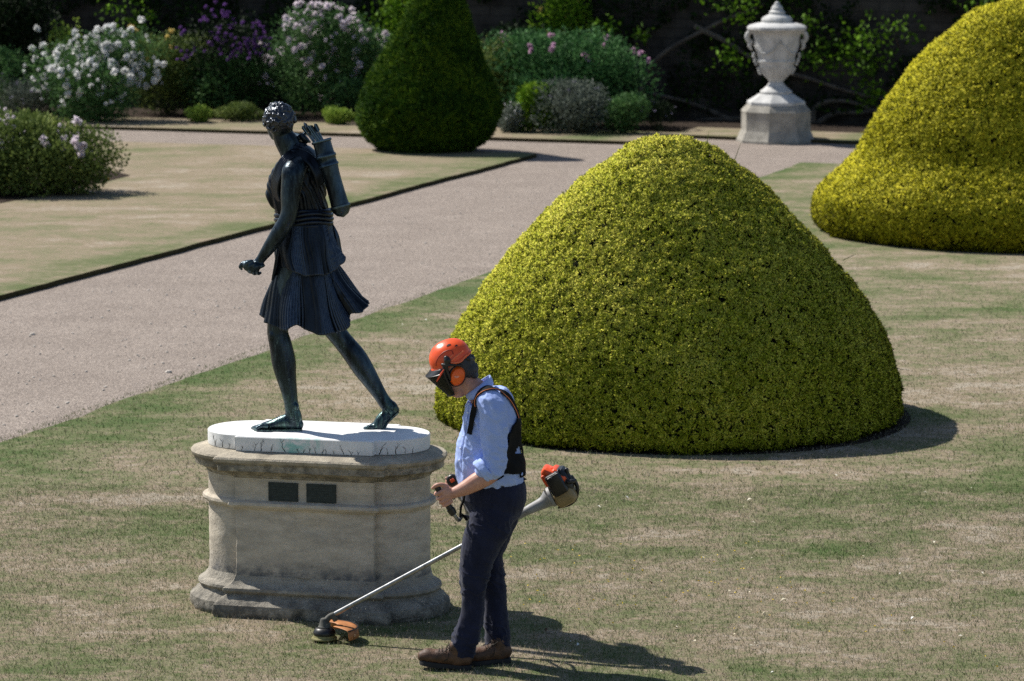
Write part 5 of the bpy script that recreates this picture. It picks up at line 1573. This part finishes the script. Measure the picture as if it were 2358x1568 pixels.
# ---- hair
mb = MB()
mb.ell(M3(880, 600), (.088, .083, .085), np.array(Matrix.Rotation(math.radians(-25), 3, 'Y')), 24, 16)
mb.ell(M3(1060, 690), (.058, .074, .050), np.array(Matrix.Rotation(math.radians(-20), 3, 'Y')), 20, 12)
mb.ell(M3(1180, 790), (.026, .055, .022), np.array(Matrix.Rotation(math.radians(35), 3, 'Y')), 20, 12)
mb.ell(M3(960, 760, -.055), (.02, .02, .035)); mb.ell(M3(960, 760, .055), (.02, .02, .035))
V, F = remesh(mb, .004, 2, lambda V, N: .004 * (1 - np.abs(fbm(np.column_stack([V[:, 0] * 70 + V[:, 2] * 25, V[:, 1] * 70, V[:, 2] * 12]), 5, 2)) * 2))
obj('hair', V, F, M_HAIR, man)

# ---- helmet
hup = np.array([-math.sin(math.radians(23)), 0, math.cos(math.radians(23))]); hfw = np.array([-math.cos(math.radians(23)), 0, -math.sin(math.radians(23))])
yw = math.radians(8)
Ry = np.array(Matrix.Rotation(yw, 3, 'Z'))
hup, hfw = Ry @ hup, Ry @ hfw; hsd = np.cross(hup, hfw)
hcn = M3(700, 500)
def HP(a_, e_, k=1.0):
    """helmet shell: a_ around from the front, e_ up from the rim (0) to the crown (pi/2)"""
    ce, se = math.cos(e_), math.sin(e_)
    pw = 0.88
    x = .122 * (ce ** pw) * math.cos(a_); y = .100 * (ce ** pw) * math.sin(a_)
    z = .118 * se ** .95 if se > 0 else 0
    if math.cos(a_) < 0: z -= .012 * (1 - se) * abs(math.cos(a_)) * -1
    crest = math.exp(-(y / .030) ** 2) * .006 * min(1, se * 3)
    return hcn + hfw * x * k + hsd * y * k + hup * (z * k + crest)
V, nr, na = [], 26, 72
for a_ in range(na):
    pass
rowsV = []
rowsV.append([HP(2 * math.pi * i / na, 0, 1.03) - hup * .012 for i in range(na)])
rowsV.append([HP(2 * math.pi * i / na, 0, 1.035) - hup * .002 for i in range(na)])
for j in range(nr):
    e_ = (j / (nr - 1)) * math.pi / 2 * .995
    rowsV.append([HP(2 * math.pi * i / na, e_) for i in range(na)])
V = np.array(rowsV).reshape(-1, 3)
F = [tuple(x) for x in grid_faces(nr + 2, na)] + [tuple(range((nr + 1) * na, (nr + 2) * na))]
hel = obj('helmet', V, F, M_ORG, man, True); solid(hel, .004, -1)
TH = bvh(V, F)
mb = MB()
for path in ([(740, 375), (665, 435)], [(705, 495), (820, 405), (940, 320), (1060, 238)], [(690, 545), (900, 535), (1020, 450), (1150, 345)]):
    Q, N = on_surface(TH, [M3(x, y, -.10) for x, y in path], .0005, 6); mb.tube(Q, .005, n=8)
mb.build('ridge', simple('highlit_orange_edge', (.90, .20, .09), .3, .05), hel)  # ridges paler than the shell: their edge highlight is painted in
mb = MB()
Q, N = on_surface(TH, [M3(x, y, -.10) for x, y in [(300, 650), (330, 520), (420, 390), (520, 300), (620, 252), (700, 252), (735, 300), (742, 360)]], .0004, 6); Q = smooth_path(Q, 3); mb.tube(Q, .0028, n=6)
mb.build('groove', simple('shaded_red_groove', (.25, .02, .006), .5), hel)
for path in ([(600, 185), (640, 130), (690, 105)], [(780, 195), (825, 150), (855, 140)]):
    mb = MB(); Q, N = on_surface(TH, [M3(x, y, -.07) for x, y in path], .0012, 6); ribbon(mb, Q, N, [.005, .012, .003], .001)
    mb.build('vent', M_BLK, hel)
# headband adjuster at the back, bracket at the side
mb = MB()
mb.limb([M3(1010, 430, -.055), M3(1080, 470, -.045), M3(1130, 480, 0), M3(1080, 470, .045), M3(1010, 430, .055)], [.012, .017, .020, .017, .012], n=10)
mb.limb([M3(1100, 400), M3(1140, 450), M3(1130, 520)], [.014, .02, .014], n=10)
mb.limb([M3(700, 575, -.088), M3(840, 570, -.078), M3(960, 540, -.066), M3(1050, 500, -.04)], [.012, .013, .012, .01], n=10)
mb.build('headband', M_BLK, hel)
YB_ = -.108
mb = MB()
mb.limb([M3(590, 440, YB_), M3(615, 500, YB_ - .004), M3(620, 560, YB_)], [.014, .020, .016], [.012, .015, .012], n=14)
mb.limb([M3(520, 590, YB_ + .006), M3(600, 600, YB_), M3(650, 590, YB_)], [.010, .013, .010], n=10)
mb.limb([M3(600, 560, YB_), M3(600, 700, YB_ + .004), M3(640, 800, YB_ + .008), M3(690, 900, YB_ + .01)], [.013, .010, .009, .009], n=10)
mb.limb([M3(600, 600, YB_), M3(740, 590, YB_ + .01), M3(900, 600, YB_ + .02)], [.010, .009, .008], n=10)
mb.build('bracket', M_BLK, hel)
RC = np.column_stack([Ry @ np.array([1, 0, 0]), Ry @ np.array([0, 0, 1.0]), Ry @ np.array([0, -1.0, 0])])
for sg, nm in ((-1, 0), (1, 1)):
    tl = math.radians(18)
    Rt = np.column_stack([RC[:, 0] * math.cos(tl) + RC[:, 1] * math.sin(tl) * -1, RC[:, 0] * math.sin(tl) + RC[:, 1] * math.cos(tl), RC[:, 2] * (1 if sg < 0 else -1)])
    c = M3(832, 830, -.080 if sg < 0 else .080)
    mb = MB()
    pr_ = [(.0, -.006), (.046, -.006), (.050, .0), (.047, .008), (.044, .014), (.0435, .020), (.040, .029), (.030, .035), (.015, .0375), (.001, .038)]
    v0 = len(mb.V)
    mb.lathe((0, 0, 0), pr_, 36, None, closed=False)
    W = mb.V[0].copy(); W[:, 1] *= 1.14; W[:, 0] *= .86
    mb.V[0] = W @ Rt.T + c
    cup = mb.build('ear_cup', M_ORG2, hel)
    mb = MB(); a_ = np.linspace(0, 2 * math.pi, 30)
    mb.tube([c + Rt @ np.array([math.cos(x) * .040, math.sin(x) * .053, -.006]) for x in a_], .010, n=8)
    mb.build('seal', M_BLK, cup)
    if sg < 0:                                   # a small worn pale emblem on the cup
        mb = MB()
        for i, (x0, y0, x1, y1) in enumerate(((-.020, -.006, -.014, .001), (-.013, -.004, -.007, .003), (-.006, -.002, .0, .006), (.001, .0, .005, .007), (-.016, -.010, .004, -.002))):
            mb.tube([c + Rt @ np.array([x0 - .002, y0, .0378]), c + Rt @ np.array([x1 - .002, y1, .0378])], .0012, n=5)
        mb.build('emblem', simple('pale_print', (.75, .55, .45), .5), cup)
# visor of fine black mesh, brim above it
def vsurf(name, m, top_c, top_s, bot_c, bot_s, yt, yb, th=.002, rows=8, n=40):
    a_ = np.linspace(-math.pi / 2, math.pi / 2, n)
    R_ = []
    for t_ in np.linspace(0, 1, rows):
        c_ = top_c * (1 - t_) + bot_c * t_; s_ = top_s * (1 - t_) + bot_s * t_; y_ = yt * (1 - t_) + yb * t_
        k = np.cos(a_)[:, None] ** .8
        q = s_ * (1 - k) + c_ * k
        q = q + np.outer(np.sin(a_), hsd) * -y_
        R_.append(q)
    o = obj(name, np.vstack(R_), [tuple(x) for x in grid_faces(rows, n, wrap=False)], m, hel, True)
    return solid(o, th, 0)
vsurf('brim', M_BLK, M3(275, 690), M3(540, 590), M3(160, 845), M3(530, 700), .104, .108)
vsurf('visor', M_VIS, M3(160, 845), M3(530, 700), M3(618, 1242), M3(740, 1165), .108, .088)
mb = MB()
a_ = np.linspace(-math.pi / 2, math.pi / 2, 30)
for c_, s_, y_ in ((M3(160, 845), M3(530, 700), .109), (M3(618, 1244), M3(742, 1167), .089)):
    k = np.cos(a_)[:, None] ** .8
    mb.tube(s_ * (1 - k) + c_ * k + np.outer(np.sin(a_), hsd) * -y_, .0035, n=6)
for sg in (-1, 1):
    mb.tube([M3(540, 600, .104 * sg), M3(560, 800, .107 * sg), M3(640, 980, .098 * sg), M3(740, 1167, .089 * sg)], [.008, .007, .005, .0035], n=6, sub=5)
mb.build('visor_frame', M_BLK, hel)
mb = MB()
mb.tube([M3(545, 690, -.112), M3(465, 815, -.106), M3(390, 945, -.085)], [.003, .0055, .003], n=8, sub=4)
mb.build('spectacle_arm', simple('red_orange_plastic', (.8, .09, .03), .4), hel)

# ---- harness
hb = MB()
def strap(path, w, off=.004, dY=None, sub=7):
    m = MB()
    Q, N = on_surface(TS, path, off + .003, sub); Q = smooth_path(Q, 10); N = smooth_path(N, 14); N /= np.linalg.norm(N, axis=1)[:, None]; ribbon(m, Q, N, w, .004); STR.append(m); return Q, N
STR = []
sp = [M4(560, 888, -.13), M4(577, 780, -.14), M4(592, 680, -.15), M4(625, 570, -.17), M4(700, 490, -.18), M4(780, 470, -.15), M4(860, 520, -.12), M4(930, 600, -.09), M4(975, 690, -.05), M4(990, 800, -.02)]
Q, N = strap(sp, [.030, .032, .036, .050, .060, .060, .052, .045, .04, .04])
pb = MB()
W_ = np.cross(np.gradient(Q, axis=0), N); W_ /= np.linalg.norm(W_, axis=1)[:, None]
k0, k1_ = int(len(Q) * .27), len(Q) - 1
sgn = 1 if W_[len(Q) // 2] @ np.array([.5, -.5, -.5]) > 0 else -1
wd_ = np.interp(np.linspace(0, 1, len(Q)), np.linspace(0, 1, 10), [.030, .032, .036, .050, .060, .060, .052, .045, .04, .04])
pb.tube((Q + W_ * (wd_[:, None] / 2 - .004) * sgn + N * .004)[k0:k1_], .003, n=6)
# the back panel, cut out between its two shoulder straps
ys_ = np.linspace(740, 1235, 34); cols = 30
xl = np.interp(ys_, [740, 800, 850, 900, 950, 1000, 1100, 1200, 1235], [992, 980, 962, 928, 898, 874, 862, 852, 850])
V, keep = [], []
for j, y in enumerate(ys_):
    for i in range(cols):
        s_ = -1 + 2 * i / (cols - 1)
        x = xl[j] + (1012 - xl[j]) * math.cos(s_ * math.pi / 2) ** .7
        l, nn, i_, d_ = TS.find_nearest(Vector(M4(x, y, s_ * (.185 if y > 930 else .10 + .085 * (y - 740) / 190))))
        V.append(np.array(l) + np.array(nn) * .011)
V = np.array(V); F = []
for j in range(len(ys_) - 1):
    for i in range(cols - 1):
        s_ = -1 + 2 * (i + .5) / (cols - 1)
        y = (ys_[j] + ys_[j + 1]) / 2
        if 930 < y < 1050 and .35 * (1050 - y) / 120 < abs(s_) - .12 < .50 - .0 * y and abs(s_) < .12 + .5 * (y - 930) / 120: continue
        F.append((j * cols + i, j * cols + i + 1, (j + 1) * cols + i + 1, (j + 1) * cols + i))
pan = obj('back_panel', smooth_grid(V, len(ys_), cols), F, M_STRAP, man, True); solid(pan, .006, 0)
strap([M4(846, 1235, -.2), M4(780, 1262, -.2), M4(700, 1290, -.2), M4(620, 1300, -.19), M4(540, 1290, -.15)], .03, .004)
strap([M4(640, 520, .20), M4(600, 600, .20), M4(560, 700, .19), M4(545, 900, .16)], .045)
hb.tube([M4(512, 1395, -.16), M4(500, 1470, -.19), M5(1330, 20, -.16), M5(1322, 110, -.13)], .007, n=6, sub=4)
hb.tube([M2(560, 620, -.1), M2(610, 660, -.08), M2(640, 700, -.05)], .008, n=6)
har = STR[0].build('harness', M_STRAP, man, True, 40)
for m_ in STR[1:]: m_.build('strap', M_STRAP, har, True, 40)
hb.build('hanging_strap', M_STRAP, har, True, 40)
pb.build('piping', M_PIPE, har)

# ------------------------------------------------------------------ the brushcutter
hd = G(747, 1476); 
bc = thing('brushcutter', 'petrol brushcutter with orange engine and long steel shaft, cutting at the pedestal foot', 'brushcutter', hd)
M_STEEL = NT('worn_steel_tube', .35, .5); M_STEEL.color(M_STEEL.ramp(M_STEEL.noise(25, 5, .7), [(0.3, (.16, .165, .17)), (0.65, (.34, .35, .36))])).set(Metallic=.7); M_STEEL = M_STEEL.m
M_CAST = simple('grey_cast_housing', (.30, .30, .30), .55, .15, 14)
M_GUN = simple('dusty_gear_housing', (.075, .075, .065), .7, .4, 30)
M_TANK = simple('tan_fuel_tank', (.30, .215, .10), .45, .2, 10)
M_GUARD = simple('faded_orange_guard', (.42, .17, .06), .6, .35, 12)
yh = hd[1] + .01; ye = YM + .36
sh0 = P(752, 1424, yh); sh1 = P(1210, 1178, ye - .02)
sd_ = (sh1 - sh0) / np.linalg.norm(sh1 - sh0)
mb = MB(); mb.tube([sh0, sh1], .0135, n=20); shaft = mb.build('shaft', M_STEEL, bc)
mb = MB()
mb.tube([sh1 - sd_ * .30, sh1 - sd_ * .02, sh1 + sd_ * .03, P(1250, 1158, ye), P(1266, 1146, ye)], [.022, .025, .028, .036, .055], n=24, sub=3)
mb.tube([P(1266, 1146, ye), P(1272, 1143, ye)], [.060, .061], n=28)
mb.build('clutch_housing', M_CAST, bc)
e0 = sd_.copy(); e2 = np.cross(e0, [0, 1, 0]); e2 /= np.linalg.norm(e2)
if e2[2] < 0: e2 = -e2
e1_ = np.cross(e2, e0); RE = np.column_stack([e0, e1_, e2])
def EP(x, y, dY=0.0): return P(935.7 + .2626 * x, 767.3 + .2626 * y, ye + dY)
mb = MB(); mb.box(EP(1345, 1300, .01), (.135, .13, .15), RE, bevel=.03); eng = mb.build('engine', M_BLK, bc)
mb = MB()
mb.box(EP(1300, 1232, .0), (.150, .125, .050), RE @ np.array(Matrix.Rotation(math.radians(50), 3, 'Y')), bevel=.018)
mb.box(EP(1345, 1240, .01), (.11, .135, .055), RE @ np.array(Matrix.Rotation(math.radians(64), 3, 'Y')), bevel=.018)
mb.box(EP(1262, 1195, .01), (.035, .05, .03), RE @ np.array(Matrix.Rotation(math.radians(35), 3, 'Y')), bevel=.008)
mb.box(EP(1232, 1275, .0), (.03, .12, .075), RE, bevel=.01)
cow = mb.build('cowl', M_ORG, eng)
mb = MB()
for i in range(7):
    mb.box(EP(1335 + i * 12, 1202 + i * 14, -.045), (.006, .03, .016), RE @ np.array(Matrix.Rotation(math.radians(30), 3, 'Y')))
mb.build('cooling_fins', M_BLK, cow)
mb = MB(); mb.box(EP(1318, 1322, -.075), (.090, .045, .135), RE, bevel=.014); mb.box(EP(1318, 1322, -.10), (.070, .008, .110), RE, bevel=.004); cov = mb.build('filter_cover', M_BLK, eng)
mb = MB(); mb.tube([EP(1238, 1282, -.10), EP(1262, 1265, -.10), EP(1285, 1268, -.10), EP(1305, 1240, -.10), EP(1325, 1228, -.10)], .0035, n=6, sub=3); mb.build('clip', M_CAST, cov)
mb = MB(); mb.box(EP(1400, 1425, -.005), (.125, .14, .095), RE, bevel=.028); mb.build('fuel_tank', M_TANK, eng)
mb = MB()
mb.limb([EP(1405, 1195, -.02), EP(1418, 1240, -.02), EP(1440, 1290, -.03)], [.012, .011, .012], n=10)
mb.limb([EP(1420, 1305, -.06), EP(1450, 1300, -.06), EP(1480, 1290, -.05)], [.014, .014, .010], n=10)
mb.tube([EP(1440, 1250, 0), EP(1490, 1320, 0), EP(1502, 1390, 0), EP(1480, 1465, 0), EP(1420, 1510, 0), EP(1330, 1530, 0)], [.012, .012, .010, .008, .007, .006], n=8, sub=4)
mb.build('guard_frame', M_BLK, eng)
# cutting head
zc = 0.0
mb = MB()
hc_ = np.array([hd[0], hd[1], 0.0])
mb.lathe(hc_, [(.050, .008), (.072, .012), (.077, .018), (.074, .024), (.066, .026), (.062, .040)], 36)
sk = mb.build('spool_base', simple('dusty_yellow_plastic', (.22, .20, .08), .6, .3, 30), bc)
mb = MB()
mb.lathe(hc_, [(.060, .034), (.064, .040), (.066, .052), (.062, .062), (.060, .066), (.052, .078), (.044, .082), (.034, .084)], 36)
mb.build('spool', M_BLK, bc)
mb = MB()
tip_ = np.array([.006, 0, 0])
mb.lathe(hc_, [(.036, .082), (.037, .088), (.034, .092), (.031, .096), (.024, .128), (.019, .136), (.008, .140)], 28)
mb.tube([hc_ + [.004, 0, .112], sh0 + sd_ * .02, sh0 + sd_ * .06], [.020, .018, .0155], n=16, sub=3)
mb.box(sh0 + sd_ * .055 - np.array([0, 0, .02]), (.03, .03, .045), RE, bevel=.006)
mb.build('gear_head', M_GUN, bc)
# curved guard fanning out behind the head
V, n1_, n2_ = [], 28, 10
for i in range(n1_):
    a_ = math.radians(-62 + 124 * i / (n1_ - 1))
    for j in range(n2_):
        t_ = j / (n2_ - 1)
        if t_ < .75: r_, z_ = .075 + .12 * t_ / .75, .098 - .012 * (t_ / .75) ** 2
        else: r_, z_ = .195 + .01 * (t_ - .75) * 4, .086 - .055 * (t_ - .75) * 4
        V.append(hc_ + [math.cos(a_ + .35) * r_, math.sin(a_ + .35) * r_ * .95, z_])
go = obj('guard', np.array(V), [tuple(x) for x in grid_faces(n1_, n2_, wrap=False)], M_GUARD, bc, True); solid(go, .003, 0)
mb = MB(); mb.tube([hc_ + [math.cos(math.radians(x) + .35) * .198, math.sin(math.radians(x) + .35) * .19, .087] for x in range(-62, 63, 6)], .004, n=6)
mb.build('rim', M_BLK, go)
# bike handles
mb = MB()
ck = sh0 + (sh1 - sh0) * .715
mb.tube([ga - gx * .02, gb + gx * .03], .010, n=12)
h0 = M2(400, 560, NS - .005)
mb.tube([gb, h0, M2(470, 650, NS), M2(515, 705, NS + .02), M2(545, 690, NS + .06), M2(570, 650, -.05), M2(700, 700, .1), ck + np.array([0, -.02, .02])], .0105, n=12, sub=5)
mb.tube([ck + np.array([0, 0, .02]), M2(640, 560, FS + .22), M2(500, 330, FS + .14), fh + [.005, 0, -.07], fh + [0, 0, .05]], .0105, n=12, sub=5)
hbr = mb.build('handlebar', M_STEEL, bc)
mb = MB(); mb.tube([ga - gx * .012, gb + gx * .006], .0185, n=18); mb.tube([gb + gx * .004, gb + gx * .012, gb + gx * .042], [.024, .0235, .019], n=18)
mb.build('grip', M_BLK, hbr)
mb = MB(); mb.tube([fh + [0, 0, -.05], fh + [0, 0, .05]], .018, n=16)
RGm = np.array(Matrix.Rotation(math.radians(90), 3, 'X'))
mb.lathe(M2(432, 125, FS + .0), [(.030, -.012), (.034, -.006), (.034, .006), (.030, .012)], 28, RGm)
cg = mb.build('control_grip', M_BLK, hbr)
mb = MB(); mb.box(M2(432, 130, FS - .016), (.026, .010, .022), np.array(Matrix.Rotation(math.radians(-30), 3, 'Y')), bevel=.004); mb.build('switch', M_ORG, cg)
mb = MB(); mb.box(ck, (.05, .05, .04), RE, bevel=.01); mb.build('handle_clamp', M_BLK, bc)
# clippings thrown up by the line
rg = np.random.default_rng(3)
n = 160
X = hc_ + np.column_stack([rg.gamma(2, .11, n) * rg.choice([-.6, 1, 1, 1], n), rg.normal(-.05, .16, n), rg.gamma(1.6, .055, n) + .01])
V, F = leaves(X, rg.normal(size=(n, 3)), .006, .0028, .1)
tag(obj('grass_clippings', V, F, simple('clipping', (.5, .5, .38), .8), None, True), 'flecks of cut grass thrown up around the cutting head', 'clippings', kind='stuff')
